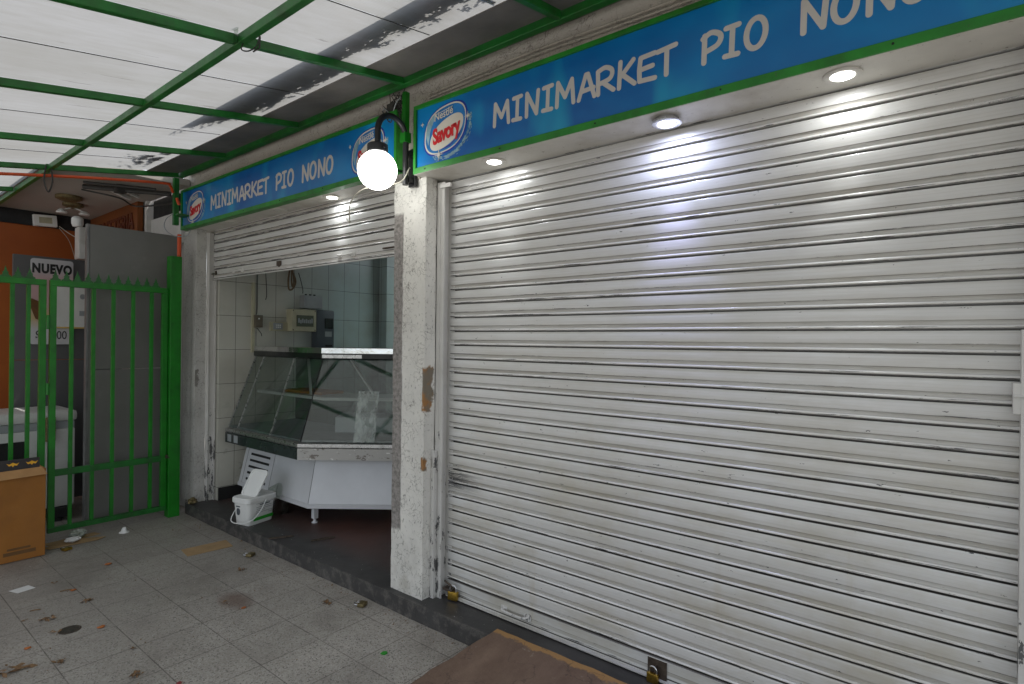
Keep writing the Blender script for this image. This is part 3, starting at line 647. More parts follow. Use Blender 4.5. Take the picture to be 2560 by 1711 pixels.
# opaque flashing against the wall
b = B()
for x0, x1 in zip(RX, RX[1:]):
    bar(b, ((x0+.0165), 1.975, rz(1.975)+.017), ((x1-.0165), 1.975, rz(1.975)+.017), .262, .004, NRM); box(b, (x0-(.11 if x0 < -5.5 else .02), 2.12, 3.105), (x1+.02, 2.252, 3.109))
obj("flashing", b, mat("flashing_metal", (.15, .135, .12), .6, var=.3, vs=3), can)
# added dark cover held above the sheets to cast the shade band by the wall
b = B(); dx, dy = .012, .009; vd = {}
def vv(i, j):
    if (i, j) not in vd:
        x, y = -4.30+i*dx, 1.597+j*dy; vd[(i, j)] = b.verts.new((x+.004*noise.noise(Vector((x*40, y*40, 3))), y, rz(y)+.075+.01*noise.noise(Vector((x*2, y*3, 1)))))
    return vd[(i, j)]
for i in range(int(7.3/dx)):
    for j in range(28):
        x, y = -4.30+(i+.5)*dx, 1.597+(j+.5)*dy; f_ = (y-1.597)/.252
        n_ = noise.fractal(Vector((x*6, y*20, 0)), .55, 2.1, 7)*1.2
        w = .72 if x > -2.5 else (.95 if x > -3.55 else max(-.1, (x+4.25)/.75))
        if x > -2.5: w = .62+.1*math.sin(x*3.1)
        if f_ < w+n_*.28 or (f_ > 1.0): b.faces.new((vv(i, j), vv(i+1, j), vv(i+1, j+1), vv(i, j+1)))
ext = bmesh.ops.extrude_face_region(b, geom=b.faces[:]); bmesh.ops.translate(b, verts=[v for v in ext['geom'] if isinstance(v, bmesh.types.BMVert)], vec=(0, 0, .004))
tag(obj("shade_caster", b, 'dark', loc=(0, 1.7, 3.05)), "dark ragged strip added over the canopy sheets to cast shade along the shop wall", "shade_strip")
# leaf litter lying on the sheets at the far end
b = B(); rr = random.Random(11)
for k in range(700):
    x = rr.gauss(-5.05, .2); y = 1.80-abs(rr.gauss(0, .10))
    if x < -5.5 or x > -4.66 or noise.noise(Vector((x*6, y*14, 2))) < -.05: continue
    s_ = rr.uniform(.006, .018); a = rr.uniform(0, 6.28); z_ = rz(y)+.040+rr.uniform(0, .008)
    b.faces.new([b.verts.new((x+s_*math.cos(a+q)*(1 if q % 3 else .5), y+s_*math.sin(a+q), z_)) for q in (0, 1.57, 3.14, 4.71)])
tag(obj("roof_leaf_litter", b, 'leaf', loc=(-5, 1.7, 3.0)), "dark leaf litter lying on top of the canopy sheets in the far corner", "litter", kind='stuff')
# tape scrap and wire on the frame crossing
b = B(); poly(b, [(-.022, -.02), (.02, -.03), (.024, .05), (-.014, .06)], .001, FY, (-2.47, 1.16, 2.89)); tag(obj("tape_scrap", b, 'film', loc=(-2.47, 1.16, 2.9)), "clear tape scrap stuck at the crossing of the canopy beams", "tape")
b = B(); tube(b, curve([(-2.465, 1.19, 2.88), (-2.46, 1.18, 2.845), (-2.44, 1.2, 2.84), (-2.43, 1.23, 2.87), (-2.44, 1.25, 2.93)], 5), .003, 6); tube(b, [(-2.535, 1.27, 2.895), (-2.48, 1.27, 2.895), (-2.478, 1.27, 2.945)], .004, 6)
tag(obj("tie_wire", b, 'wire', loc=(-2.45, 1.2, 2.88)), "twisted wire tied round the canopy beam crossing", "wire")
# ------------------------------------------------------------------ globe lamp
gl = thing("wall_lamp", (-2.565, 2.25, 2.5), "lit white globe lamp on a black gooseneck arm beside the pillar", "lamp")
GX, GYc, GZ = -2.562, 1.985, 2.538
b = B(); box(b, (GX-.03, 2.232, 2.50), (GX+.03, 2.252, 2.72), .004); box(b, (GX-.02, 2.2, 2.52), (GX+.02, 2.235, 2.55), .003); box(b, (GX-.02, 2.2, 2.67), (GX+.02, 2.235, 2.70), .003); obj("wall_plate", b, 'black', gl)
pts = [(GX, 2.185, 2.50), (GX, 2.185, 2.76)]+[(GX, 2.085+.1*math.cos(a), 2.765+.1*math.sin(a)) for a in [math.pi*k/14 for k in range(1, 14)]]+[(GX, 1.985, 2.76), (GX, 1.985, 2.675)]
b = B(); tube(b, pts, .017, 12); obj("arm", b, 'black', gl, smooth=50)
b = B(); lathe(b, [(.02, .148), (.05, .143), (.056, .138), (.056, .098), (.05, .092)], (GX, GYc, GZ), 'Z', 28)
tube(b, [(GX+.05, GYc, GZ+.115), (GX+.066, GYc-.002, GZ+.115)], .004, 6); obj("lamp_cap", b, 'black', gl, smooth=40)
b = B(); bmesh.ops.create_uvsphere(b, u_segments=40, v_segments=24, radius=.107); bmesh.ops.translate(b, verts=b.verts[:], vec=(GX, GYc, GZ)); obj("globe", b, 'globe', gl, smooth=80)
b = B(); tube(b, curve([(GX+.02, 2.20, 2.60), (GX+.01, 2.13, 2.50), (GX-.04, 1.93, 2.43), (GX-.12, 1.9, 2.36), (GX-.2, 1.95, 2.285), (GX-.27, 2.0, 2.285), (GX-.33, 2.02, 2.32)], 7), .0035, 6)
tag(obj("hanging_wire", b, 'creamwire', loc=(GX, 2.1, 2.5)), "thin cream wire curling out under the globe lamp", "cable")
# tangled cables above the lamp
for k, (lab, m) in enumerate((("tangle of black cables on the wall above the globe lamp", 'wire'),)):
    b = B(); rr = random.Random(4)
    for q in range(15):
        c0 = Vector((-2.72+rr.uniform(-.07, .07), 2.225, 2.98+rr.uniform(-.05, .08)))
        tube(b, curve([c0+Vector((rr.gauss(0, .04), rr.uniform(-.03, .01), rr.gauss(0, .045))) for _ in range(5)], 6), rr.uniform(.002, .0045), 5)
    box(b, (-2.76, 2.2, 2.93), (-2.70, 2.25, 3.02), .005)
    tag(obj("cable_tangle", b, m, loc=(-2.72, 2.23, 2.98)), lab, "cables")
b = B(); tube(b, curve([(-2.83, 2.23, 2.99), (-2.78, 2.2, 3.0), (-2.71, 2.2, 2.95), (-2.66, 2.19, 3.0), (-2.63, 2.2, 3.03)], 6), .003, 6); tube(b, curve([(-3.1, 2.24, 2.975), (-2.95, 2.235, 3.0), (-2.82, 2.22, 2.97)], 6), .003, 6)
tag(obj("loose_wire", b, 'greybox', loc=(-2.8, 2.2, 3.0)), "pale loose wire twisted among the black cables above the lamp", "cable")
# ------------------------------------------------------------------ gate
GXP = -5.622
def gate_leaf(y0, y1, ys, label, hinge):
    g = thing("gate_leaf", (GXP, y0, 0), label, "gate", "leaves of the green bar gate")
    b = B(); box(b, (GXP-.02, y0, 2.0), (GXP+.02, y1, 2.045), .002); obj("top_rail", b, 'greenbright', g)
    b = B(); box(b, (GXP-.019, y0+.04, .505), (GXP+.019, y1-.04, .555), .002); obj("middle_rail", b, 'green', g)
    b = B(); box(b, (GXP-.02, y0, .065), (GXP+.02, y1, .105), .002); obj("bottom_rail", b, 'green', g)
    for y in (y0, y1-.042):
        b = B(); box(b, (GXP-.0195, y, .1052), (GXP+.0195, y+.042, 1.9995), .002); obj("stile", b, 'greenbright', g)
    for y in ys:
        b = B(); box(b, (GXP-.0125, y-.0125, .106), (GXP+.0125, y+.0125, 1.9995), .001); obj("bar", b, 'greenbright', g)
    F = [(-.032, 0), (-.034, .010), (-.02, .016), (-.015, .03), (-.02, .036), (-.010, .044), (-.006, .06), (0, .085), (.006, .06), (.010, .044), (.02, .036), (.015, .03), (.02, .016), (.034, .010), (.032, 0)]
    n = int((y1-y0)/.071)
    for k in range(n):
        b = B(); poly(b, F, .007, FX, (GXP-.0035, y0+.036+k*.071, 2.0452)); obj("spike", b, 'green', g)
    return g
gl1 = gate_leaf(1.218, 2.056, [1.36, 1.506, 1.645, 1.79, 1.932], "green barred gate leaf hinged to the thick green post", 1)
gate_leaf(.28, 1.196, [.42, .566, .71, .85, .935+.06, 1.09], "green barred gate leaf behind the cardboard box at the left edge", 0)
b = B(); tube(b, [(GXP+.022, 1.207, 1.66), (GXP+.022, 1.207, 1.77)], .011, 10); tube(b, [(GXP+.022, 1.207, 1.15), (GXP+.022, 1.207, 1.24)], .011, 10)
obj("hinge", b, 'greenbright', gl1)
gp = thing("gate_post", (-5.59, 2.11, 0), "thick green square gate post beside the left pillar", "post")
b = B(); box(b, (-5.655, 2.062, .0), (-5.565, 2.155, 2.335), .004); obj("post_tube", b, 'greenbright', gp)
b = B(); box(b, (-5.62, 2.045, .53), (-5.58, 2.061, .56)); tube(b, [(-5.60, 2.05, .545), (-5.53, 2.05, .545)], .006, 6); obj("latch", b, 'rust', gp)
b = B(); tube(b, curve([(-5.605, 2.145, 2.34), (-5.605, 2.145, 2.54)], 3), .017, 12); tag(obj("orange_conduit_stub", b, 'orange_pipe', loc=(-5.605, 2.145, 2.34)), "short vertical orange conduit rising from the green gate post", "conduit")
b = B(); tube(b, curve([(-5.49, .0, 2.60), (-5.49, .7, 2.74), (-5.49, 1.38, 2.862), (-5.49, 1.95, 2.945), (-5.52, 2.03, 2.945), (-5.56, 2.07, 2.90)], 8), .0115, 10)
tag(obj("orange_conduit", b, 'orange_pipe', loc=(-5.49, 1, 2.8)), "long orange conduit running under the end beam of the canopy", "conduit")
b = B(); tube(b, [(-5.585, 2.11, 2.86), (-5.575, 2.13, 2.80)], .014, 8); tag(obj("orange_coupling", b, 'orange_pipe', loc=(-5.58, 2.12, 2.8)), "small orange pipe coupling by the corner of the canopy", "conduit")
b = B(); tube(b, curve([(-5.47, 1.155, 2.90), (-5.47, 1.145, 2.78), (-5.47, 1.17, 2.70), (-5.47, 1.195, 2.78), (-5.47, 1.185, 2.9)], 7), .006, 6)
tag(obj("cable_loop", b, 'wire', loc=(-5.47, 1.17, 2.8)), "dark cable loop hanging from the canopy beam", "cable")
b = B(); tube(b, curve([(-5.60, 2.09, 2.72), (-5.63, 2.04, 2.66), (-5.62, 2.03, 2.58), (-5.60, 2.1, 2.52), (-5.54, 2.18, 2.53), (-5.5, 2.2, 2.58)], 7), .004, 6)
tag(obj("corner_cable", b, 'greybox', loc=(-5.6, 2.1, 2.6)), "loose grey cable looping at the left end of the smaller sign", "cable")
# ------------------------------------------------------------------ passage behind the gate
b = B(); box(b, (-8.3, 1.212, 3.0), (-5.63, 2.24, 3.06)); struct("passage_ceiling", b, 'ceil2')
nb = thing("neighbour_wall", (-8.2, 1.2, 0), "ochre and grey walls of the neighbouring shop behind the gate", "wall")
b = B(); box(b, (-8.3, -2.3, 0), (-8.2, 2.24, 2.84)); obj("ochre_wall", b, 'ochre', nb)
b = B(); box(b, (-8.31, -2.3, 2.841), (-8.17, 2.24, 2.999)); obj("black_fascia", b, 'dark', nb)
b = B(); box(b, (-8.3, 2.241, 0), (-6.62, 2.4, 3.1)); box(b, (-6.619, 2.3, 0), (-5.81, 2.4, 3.1)); obj("side_wall", b, 'wall2', nb)
b = B(); box(b, (-6.56, 2.262, 2.81), (-5.98, 2.299, 3.0)); obj("dark_opening", b, 'dark', nb)
b = B(); box(b, (-6.56, 2.24, 2.5), (-5.82, 2.299, 2.805), .004); box(b, (-6.617, 2.2, 2.2), (-6.562, 2.299, 2.998)); obj("white_trim", b, 'white', nb)
b = B(); box(b, (-8.18, 2.15, 2.35), (-6.66, 2.2, 2.996)); sb = obj("fascia_board", b, 'boardsign', loc=(-7.4, 2.2, 2.5)); tag(sb, "dark brown wooden sign board with faint raised letters under the passage ceiling", "sign")
b = text_bm("CAFETERIA", .24, FY, (-7.33, 2.15, 2.80), .006, .004, .1, .98); obj("raised_lettering", b, mat("faded_letter_paint", (.13, .03, .01), .7, var=.3, vs=15), sb)
dp = thing("metal_door", (-5.91, 1.9, 0), "grey sheet metal door leaf standing open right behind the gate", "door")
b = B(); box(b, (-5.93, 1.545, 1.326), (-5.89, 2.235, 2.57), .002); obj("upper_panel", b, 'greydoor', dp)
b = B(); box(b, (-5.93, 1.545, .03), (-5.89, 2.235, 1.32), .002); obj("lower_panel", b, 'greydoor', dp)
b = B(); box(b, (-5.935, 1.524, .02), (-5.885, 1.543, 2.57), .002); obj("edge_strip", b, mat("door_edge_grey", (.2, .2, .2), .4, .5, dirt=(.05, .05, .05)), dp)
dd = thing("metal_door", (-6.92, 1.5, 0), "dark grey metal door with a NUEVO poster beyond the gate", "door")
b = B(); box(b, (-6.94, 1.225, 1.384), (-6.90, 2.1, 2.365), .002); obj("upper_panel", b, 'darkdoor', dd)
b = B(); box(b, (-6.94, 1.225, .02), (-6.90, 2.1, 1.379), .002); obj("lower_panel", b, 'darkdoor', dd)
# poster
po = thing("poster", (-6.87, 1.5, 1.53), "rounded white NUEVO price poster hung on the dark door", "poster")
def rrect(y0, y1, z0, z1, r):
    o = []
    for cy, cz, a0 in ((y1-r, z1-r, 0), (y0+r, z1-r, 90), (y0+r, z0+r, 180), (y1-r, z0+r, 270)):
        for k in range(6): a = R(a0+18*k); o.append((cy+r*math.cos(a), cz+r*math.sin(a)))
    return o
t = NT("poster_print"); z_ = t.xyz()[2]; o_ = t.xyz()
base = t.mix(t.band(z_, 1.80, 2.2, .06), (.55, .54, .56), (.5, .32, .33)); base = t.mix(t.band(z_, 1.72, 1.86, .05), base, (.5, .38, .2))
t.p(Base_Color=base, Roughness=.4); G['poster'] = t.m
obj("poster_sheet", poly(B(), rrect(1.345, 1.672, 1.53, 2.34, .025), .006, FX, (-6.88, 0, 0)), 'poster', po)
obj("lettering", text_bm("NUEVO", .118, FX, (-6.8735, 1.508, 2.245), .0006, .0065, 0, .70, spacing=1.14), 'black', po)
b = text_bm("$", .115, FX, (-6.8735, 1.41, 1.615), .0006, .003, 0, .8); b2 = text_bm("000", .115, FX, (-6.8735, 1.565, 1.615), .0006, 0, 0, .72)
me_ = bpy.data.meshes.new("tmp"); b2.to_mesh(me_); b.from_mesh(me_); b2.free(); bpy.data.meshes.remove(me_); obj("price_lettering", b, 'black', po)
b = poly(B(), [(1.335, 1.955), (1.36, 1.96), (1.42, 1.93), (1.45, 1.78), (1.42, 1.755), (1.385, 1.77), (1.35, 1.87)], .0008, FX, (-6.8738, 0, 0)); obj("picture", b, mat("poster_brown_print", (.12, .05, .01), .5, var=.3, vs=20), po)
b = B(); box(b, (-6.866, 1.50, 1.70), (-6.858, 1.80, 2.085)); nt = obj("notice_board", b, 'paper', loc=(-6.86, 1.6, 1.7)); tag(nt, "plain white notice panel partly covering the NUEVO poster", "notice")
b = B(); box(b, (-6.866, 1.50, 1.685), (-6.857, 1.80, 1.6995)); obj("yellow_edge", b, mat("yellow_trim", (.6, .42, .12), .5), nt)
b = B(); box(b, (-6.8578, 1.72, 1.81), (-6.856, 1.77, 1.86)); poly(b, sellipse(1.745, 2.0, .022, .026, 2), .0012, FX, (-6.8578, 0, 0)); obj("printed_mark", b, 'greybox', nt)
# chest freezer
fz = thing("chest_freezer", (-6.47, .9, 0), "old white chest freezer standing behind the gate", "freezer")
b = B(); box(b, (-6.76, .1, .12), (-6.2, 1.535, .80), .015); obj("body", b, 'white', fz, smooth=40)
b = B(); box(b, (-6.77, .09, .865), (-6.185, 1.55, .955), .03); l_ = obj("lid", b, 'white', fz, smooth=40)
b = B(); box(b, (-6.75, .11, .801), (-6.205, 1.53, .865)); obj("gasket", b, 'greybox', fz)
b = B(); box(b, (-6.198, 1.32, .70), (-6.165, 1.39, .91), .008); obj("lid_latch", b, 'oldbrass', fz)
b = B(); box(b, (-6.199, .1, .38), (-6.194, 1.2, .72)); obj("vent_panel", b, 'dark', fz)
for y in (.2, 1.42):
    b = B(); box(b, (-6.3, y-.08, .03), (-6.16, y+.08, .118), .01); lathe(b, [(.03, 0), (.03, .05)], (-6.2, y, 0), 'Z', 12); obj("foot", b, 'dark', fz)
# flood light
fl = thing("flood_light", (-8.1, 1.73, 2.78), "white square flood light mounted on the black fascia under the passage ceiling", "floodlight")
M_ = rotm((-8.1, 1.73, 2.78), -.07, 'X')
b = B(); box(b, (-8.16, 1.607, 2.84), (-8.10, 1.817, 2.965), .006, rotm((-8.1, 1.71, 2.9), .07, 'X')); obj("housing", b, 'plastic', fl)
b = B(); box(b, (-8.099, 1.655, 2.872), (-8.095, 1.77, 2.938), 0, rotm((-8.1, 1.71, 2.9), .07, 'X')); obj("lens", b, 'cream', fl)
b = B(); tube(b, curve([(-8.12, 1.84, 2.86), (-7.9, 1.9, 2.75), (-7.4, 1.9, 2.62), (-6.95, 1.80, 2.56)], 7), .005, 6); tube(b, curve([(-8.12, 1.84, 2.84), (-8.1, 1.93, 2.7), (-8.1, 2.0, 2.45)], 6), .003, 5)
tag(obj("floodlight_cable", b, 'creamwire', loc=(-8.1, 1.84, 2.8)), "cream cable drooping from the flood light", "cable")
ac = thing("wall_unit", (-6.9, 1.85, 2.37), "white vented wall unit above the dark door", "appliance")
b = B(); box(b, (-7.0, 1.71, 2.374), (-6.86, 2.14, 2.69), .01); obj("housing", b, 'white', ac)
b = B()
for k in range(12): box(b, (-6.861, 1.775, 2.41+k*.02), (-6.855, 2.1, 2.422+k*.02))
obj("vent_slats", b, 'dark', ac)
b = B(); lathe(b, [(.04, 0), (.05, .03), (.05, .08), (.03, .1)], (-6.95, 1.72, 2.70), 'Z', 16); tag(obj("white_canister", b, 'plastic', loc=(-6.95, 1.72, 2.7)), "small white can-shaped fitting on top of the vented wall unit", "fitting")
for (x, y, r_, lab) in ((-7.0, 1.66, .11, "round dark ceiling fitting nearer the gate in the passage"), (-7.35, 1.78, .09, "ceiling lamp with two small white shades deeper in the passage")):
    f_ = thing("ceiling_fitting", (x, y, 3.0), lab, "ceiling lamp")
    b = B(); lathe(b, [(r_*1.0, -.002), (r_, -.03), (r_*.6, -.05)], (x, y, 3.0), 'Z', 20); obj("base", b, 'oldbrass', f_)
    if r_ < .1:
        for q in (-.09, .09):
            b = B(); tube(b, [(x, y, 2.96), (x+q*.3, y+q, 2.92)], .006, 6); lathe(b, [(.02, .03), (.05, 0), (.045, -.012)], (x+q*.3, y+q, 2.90), 'Z', 16); obj("shade", b, 'plastic', f_)
b = B(); bar(b, (-6.27, 1.79, 2.985), (-6.56, 2.05, 2.985), .03, .028); bar(b, (-6.18, 1.85, 2.985), (-6.42, 2.08, 2.985), .015, .02)
tag(obj("tube_fitting", b, 'plastic', loc=(-6.4, 1.9, 2.98)), "slim white tube light fitting on the passage ceiling", "light fitting")
b = B(); tube(b, [(-6.3, 1.6, 2.97), (-5.78, 2.13, 2.93)], .022, 8); tube(b, [(-6.1, 1.55, 2.965), (-5.75, 2.0, 2.94)], .012, 8); box(b, (-6.12, 1.78, 2.92), (-6.03, 1.86, 2.99), .005); tube(b, curve([(-6.35, 1.6, 2.95), (-6.2, 1.85, 2.9), (-6.25, 2.0, 2.86), (-5.9, 2.15, 2.86), (-5.7, 2.15, 2.86)], 8), .008, 6)
tag(obj("cable_bundle", b, 'wire', loc=(-6, 1.8, 2.95)), "bundle of dark pipes and cables in the passage corner under the orange conduit", "cables")
# ------------------------------------------------------------------ things on the shop's inner wall (x = -5.45)
WX = -5.45
b = B(); box(b, (WX, 2.735, 1.47), (WX+.02, 2.765, 2.15), .003); tag(obj("wall_trunking", b, 'cream', loc=(WX, 2.75, 1.8)), "vertical cream trunking strip on the tiled wall inside", "trunking")
b = B()
for pts in ([(WX+.01, 2.79, 2.3), (WX+.01, 2.79, 1.9), (WX+.012, 2.78, 1.84)], [(WX+.01, 2.87, 2.3), (WX+.01, 2.885, 2.05), (WX+.01, 2.875, 1.99)], [(WX+.01, 2.79, 1.71), (WX+.012, 2.83, 1.66), (WX+.01, 2.84, 1.63)]): tube(b, curve(pts, 5), .0035, 6)
tube(b, curve([(WX+.02, 3.22, 2.29), (WX+.02, 3.25, 2.2), (WX+.02, 3.27, 2.12), (WX+.02, 3.27, 2.08)], 5), .004, 6)
tag(obj("surface_cables", b, 'wire', loc=(WX, 2.9, 2)), "thin black cables clipped down the tiled wall above the switch", "cables")
sw = thing("isolator_switch", (WX, 2.79, 1.72), "small brown isolator switch on the tiled wall left of the socket", "switch")
b = B(); box(b, (WX, 2.752, 1.715), (WX+.05, 2.83, 1.835), .004); obj("case", b, mat("brown_bakelite", (.12, .1, .07), .5), sw)
b = B(); lathe(b, [(.008, 0), (.005, .008)], (WX+.05, 2.79, 1.80), 'X', 10); obj("knob", b, 'plastic', sw)
so = thing("power_socket", (WX, 3.0, 1.68), "cream socket plate with a grey insert beside the breaker panel", "socket")
b = B(); box(b, (WX, 2.92, 1.685), (WX+.03, 3.12, 1.775), .004); obj("plate", b, 'cream', so)
b = B(); box(b, (WX+.0305, 2.945, 1.70), (WX+.036, 3.045, 1.765), .002); i_ = obj("insert", b, 'greybox', so)
b = B()
for k in range(3):
    for q in range(2): box(b, (WX+.0362, 2.975+k*.018, 1.717+q*.02), (WX+.038, 2.985+k*.018, 1.728+q*.02))
obj("socket_holes", b, 'plastic', i_)
bp = thing("breaker_panel", (WX, 3.23, 1.68), "beige breaker panel with a clear window on the tiled wall", "breaker box")
b = B(); box(b, (WX, 3.10, 1.685), (WX+.11, 3.375, 1.91), .006); obj("case", b, 'cream', bp)
b = B(); box(b, (WX+.1105, 3.15, 1.735), (WX+.116, 3.34, 1.85), .002); w_ = obj("window", b, mat("breaker_window", (.09, .1, .07), .2), bp)
b = B(); rr = random.Random(2)
for k in range(8): box(b, (WX+.1165, 3.165+k*.021, 1.765+rr.uniform(0, .008)), (WX+.1195, 3.18+k*.021, 1.80+rr.uniform(0, .02)))
obj("breakers", b, 'greybox', w_)
b = B()
for y, z_ in ((3.115, 1.70), (3.36, 1.70), (3.115, 1.895), (3.36, 1.895)): lathe(b, [(.006, 0), (.004, .003)], (WX+.1105, y, z_), 'X', 8)
obj("screws", b, 'dark', bp)
jb = thing("junction_box", (WX, 3.36, 1.93), "grey junction box mounted above the breaker panel", "junction box")
b = B(); box(b, (WX, 3.245, 1.925), (WX+.09, 3.46, 2.06), .006); obj("case", b, 'greybox', jb)
b = B()
for k in range(3): tube(b, [(WX+.045, 3.29+k*.05, 2.06), (WX+.045, 3.29+k*.05, 2.075)], .011, 8)
obj("cable_glands", b, 'dark', jb)
mt = thing("electricity_meter", (WX, 3.52, 1.5), "dark blue grey electricity meter below and right of the junction box", "meter")
b = B(); box(b, (WX, 3.385, 1.50), (WX+.10, 3.60, 1.915), .02); obj("case", b, 'greymeter', mt, smooth=40)
b = B(); box(b, (WX+.101, 3.48, 1.72), (WX+.108, 3.58, 1.83), .006); obj("display", b, 'blackgloss', mt)
b = B(); box(b, (WX+.101, 3.485, 1.635), (WX+.104, 3.565, 1.69)); obj("data_label", b, 'greybox', mt)
b = B(); box(b, (WX+.101, 3.49, 1.505), (WX+.105, 3.57, 1.55), .006); obj("terminal_cover", b, 'dark', mt)
b = B(); tube(b, curve([(WX+.03, 3.12, 2.34), (WX+.05, 3.09, 2.2), (WX+.05, 3.10, 2.11), (WX+.05, 3.14, 2.12), (WX+.05, 3.17, 2.2), (WX+.03, 3.13, 2.33)], 7), .009, 8); tube(b, curve([(WX+.04, 3.13, 2.33), (WX+.06, 3.12, 2.2), (WX+.06, 3.13, 2.14), (WX+.05, 3.15, 2.2), (WX+.04, 3.14, 2.33)], 7), .008, 8)
tag(obj("cable_coil", b, mat("brown_cable", (.14, .09, .045), .6, var=.3, vs=30), loc=(WX, 3.1, 2.2)), "coil of brown cable hanging under the raised shutter", "cable")
b = B(); box(b, (WX, 2.62, 2.22), (WX+.03, 2.68, 2.25), .003); tube(b, curve([(WX+.02, 2.68, 2.235), (WX+.03, 2.72, 2.24), (WX+.02, 2.74, 2.3)], 5), .005, 6)
tag(obj("door_sensor", b, 'black', loc=(WX, 2.65, 2.23)), "small black fitting with a bent cable high on the inner wall", "fitting")
# ------------------------------------------------------------------ display case
dc = thing("display_case", (-4.2, 2.7, .1), "white corner display counter with slanted glass inside the open bay", "display case")
D = Vector((math.cos(YAW), math.sin(YAW), 0)); LB = 1.75
def P(o, z_, which):
    c1 = Vector((-4.14-.3525*o, 2.46+o, z_)); 
    if which == 0: return Vector((-5.36, 2.46+o, z_))
    if which == 1: return c1
    return c1+D*LB
def loft(bm, prof, parts=((0, 1), (1, 2))):
    """closed profile [(o,z)..] swept round the corner"""
    for a, c in parts:
        A_ = [bm.verts.new(P(o, z_, a)) for o, z_ in prof]; C_ = [bm.verts.new(P(o, z_, c)) for o, z_ in prof]
        n = len(prof)
        for i in range(n): bm.faces.new((A_[i], A_[(i+1) % n], C_[(i+1) % n], C_[i]))
        bm.faces.new(A_[::-1]); bm.faces.new(C_)
    return bm
b = loft(B(), [(.13, .27), (.22, .648), (.75, .648), (.75, .27)]); obj("base_cabinet", b, 'whitecase', dc)
b = loft(B(), [(.118, .235), (.118, .262), (.13, .2695), (.75, .2695), (.75, .235)]); obj("base_plinth", b, 'whitecase', dc)
# panel seams
def onface(o0, z0, o1, z1, s, u, which):   # point on slanted cabinet face; s 0..1 along the segment, u 0..1 up
    o_, z_ = o0+(o1-o0)*u, z0+(z1-z0)*u
    a, c = (P(o_, z_, 0), P(o_, z_, 1)) if which == 0 else (P(o_, z_, 1), P(o_, z_, 2)); return a+(c-a)*s
nA = Vector((0, -.97, .23))
b = B()
for k in range(6):
    u = .86-k*.145; s0, s1 = .10, .40
    q = [onface(.13, .27, .22, .648, s, uu, 0)+nA*.002 for s, uu in ((s0, u-.055), (s1, u-.055), (s1, u), (s0, u))]
    b.faces.new([b.verts.new(v) for v in q])
obj("vent_slots", b, 'dark', dc)
b = B()
for s, w_ in ((.46, 0), (.05, 0), (.999, 0)):
    q = [onface(.13, .27, .22, .648, s_, uu, w_)+nA*.0015 for s_, uu in ((s-.0025, 0), (s+.0015, 0), (s+.0015, 1), (s-.0025, 1))]
    b.faces.new([b.verts.new(v) for v in q])
obj("panel_seam", b, 'dark', dc)
for o_, w_, s in ((.17, 1, 0), (.17, 0, .03), (.17, 2, 0), (.68, 1, 0)):
    p = P(o_, 0, w_)+(Vector((.05, 0, 0)) if w_ == 0 else Vector((0, .03, 0)))
    b = B(); box(b, (p.x-.02, p.y-.02, .135), (p.x+.02, p.y+.02, .2345), .002); lathe(b, [(.012, .03), (.012, .012), (.026, .008), (.026, .0)], (p.x, p.y, .1), 'Z', 16); obj("foot", b, 'whitecase', dc)
b = loft(B(), [(0, .652), (0, .742), (.76, .742), (.76, .652)], ((0, 1),)); obj("tray_edge", b, mat("tray_dark_glass", (.03, .04, .038), .15, var=.3, vs=9), dc)
t = NT("chipped_tray_paint"); bs = t.mix(t.math('GREATER_THAN', t.noise(11, (1, 1, 2.2), 6, .7), .6), (.42, .41, .39), (.16, .14, .12)); bs = t.mix(t.math('GREATER_THAN', t.noise(30, (.6, .6, 1.5), 5), .64), bs, (.7, .7, .68)); t.p(Base_Color=bs, Roughness=.35); G['tray'] = t.m
b = loft(B(), [(0, .652), (0, .742), (.76, .742), (.76, .652)], ((1, 2),)); obj("tray_edge", b, 'tray', dc)
b = loft(B(), [(.006, .744), (.0, .752), (.0, .778), (.03, .785), (.76, .785), (.76, .744)]); obj("tray_rail", b, 'alu', dc)
b = B(); q = P(0, 0, 0)
for dx_ in (.05, .17): box(b, (q.x+dx_, 2.457, .665), (q.x+dx_+.07, 2.46, .73), .001)
obj("switch_plate", b, 'greybox', dc)
O0, O1, Z0, Z1 = .035, .285, .787, 1.437
def pane(a, c, s0=0, s1=1, th=.005):
    b = B()
    def pt(o_, z_, s): u, v = P(o_, z_, a), P(o_, z_, c); return u+(v-u)*s
    f_ = [pt(O0, Z0, s0), pt(O0, Z0, s1), pt(O1, Z1, s1), pt(O1, Z1, s0)]; nn = (f_[1]-f_[0]).cross(f_[3]-f_[0]).normalized()*th
    A_ = [b.verts.new(v) for v in f_]; C_ = [b.verts.new(v+nn) for v in f_]
    b.faces.new(A_); b.faces.new(C_[::-1])
    for i in range(4): b.faces.new((A_[i], A_[(i+1) % 4], C_[(i+1) % 4], C_[i]))
    return b
obj("front_glass", pane(0, 1, .004, .996), 'glass', dc); obj("front_glass", pane(1, 2, .004, .996), 'glass', dc)
b = B()
for s in (.15, .62):
    p, q = (P(O0, Z0, 0)*(1-s)+P(O0, Z0, 1)*s), (P(O1, Z1, 0)*(1-s)+P(O1, Z1, 1)*s); off = Vector((0, -.008, .003)); bar(b, p+off, q+off, .012, .008, (0, 1, 0))
obj("glass_bead", b, 'alu', dc)
b = B(); bar(b, P(O0, Z0, 0), P(O1, Z1, 0), .014, .012, (0, 1, 0)); obj("end_frame", b, 'alu', dc)
b = B(); bar(b, P(O0, Z0, 1), P(O1, Z1, 1), .006, .006, (0, 1, 0)); obj("corner_joint", b, 'dark', dc)
b = loft(B(), [(.27, 1.438), (.262, 1.446), (.262, 1.488), (.72, 1.488), (.72, 1.438)], ((0, 1), (1, 2))); obj("top_edge", b, 'blackgloss', dc)
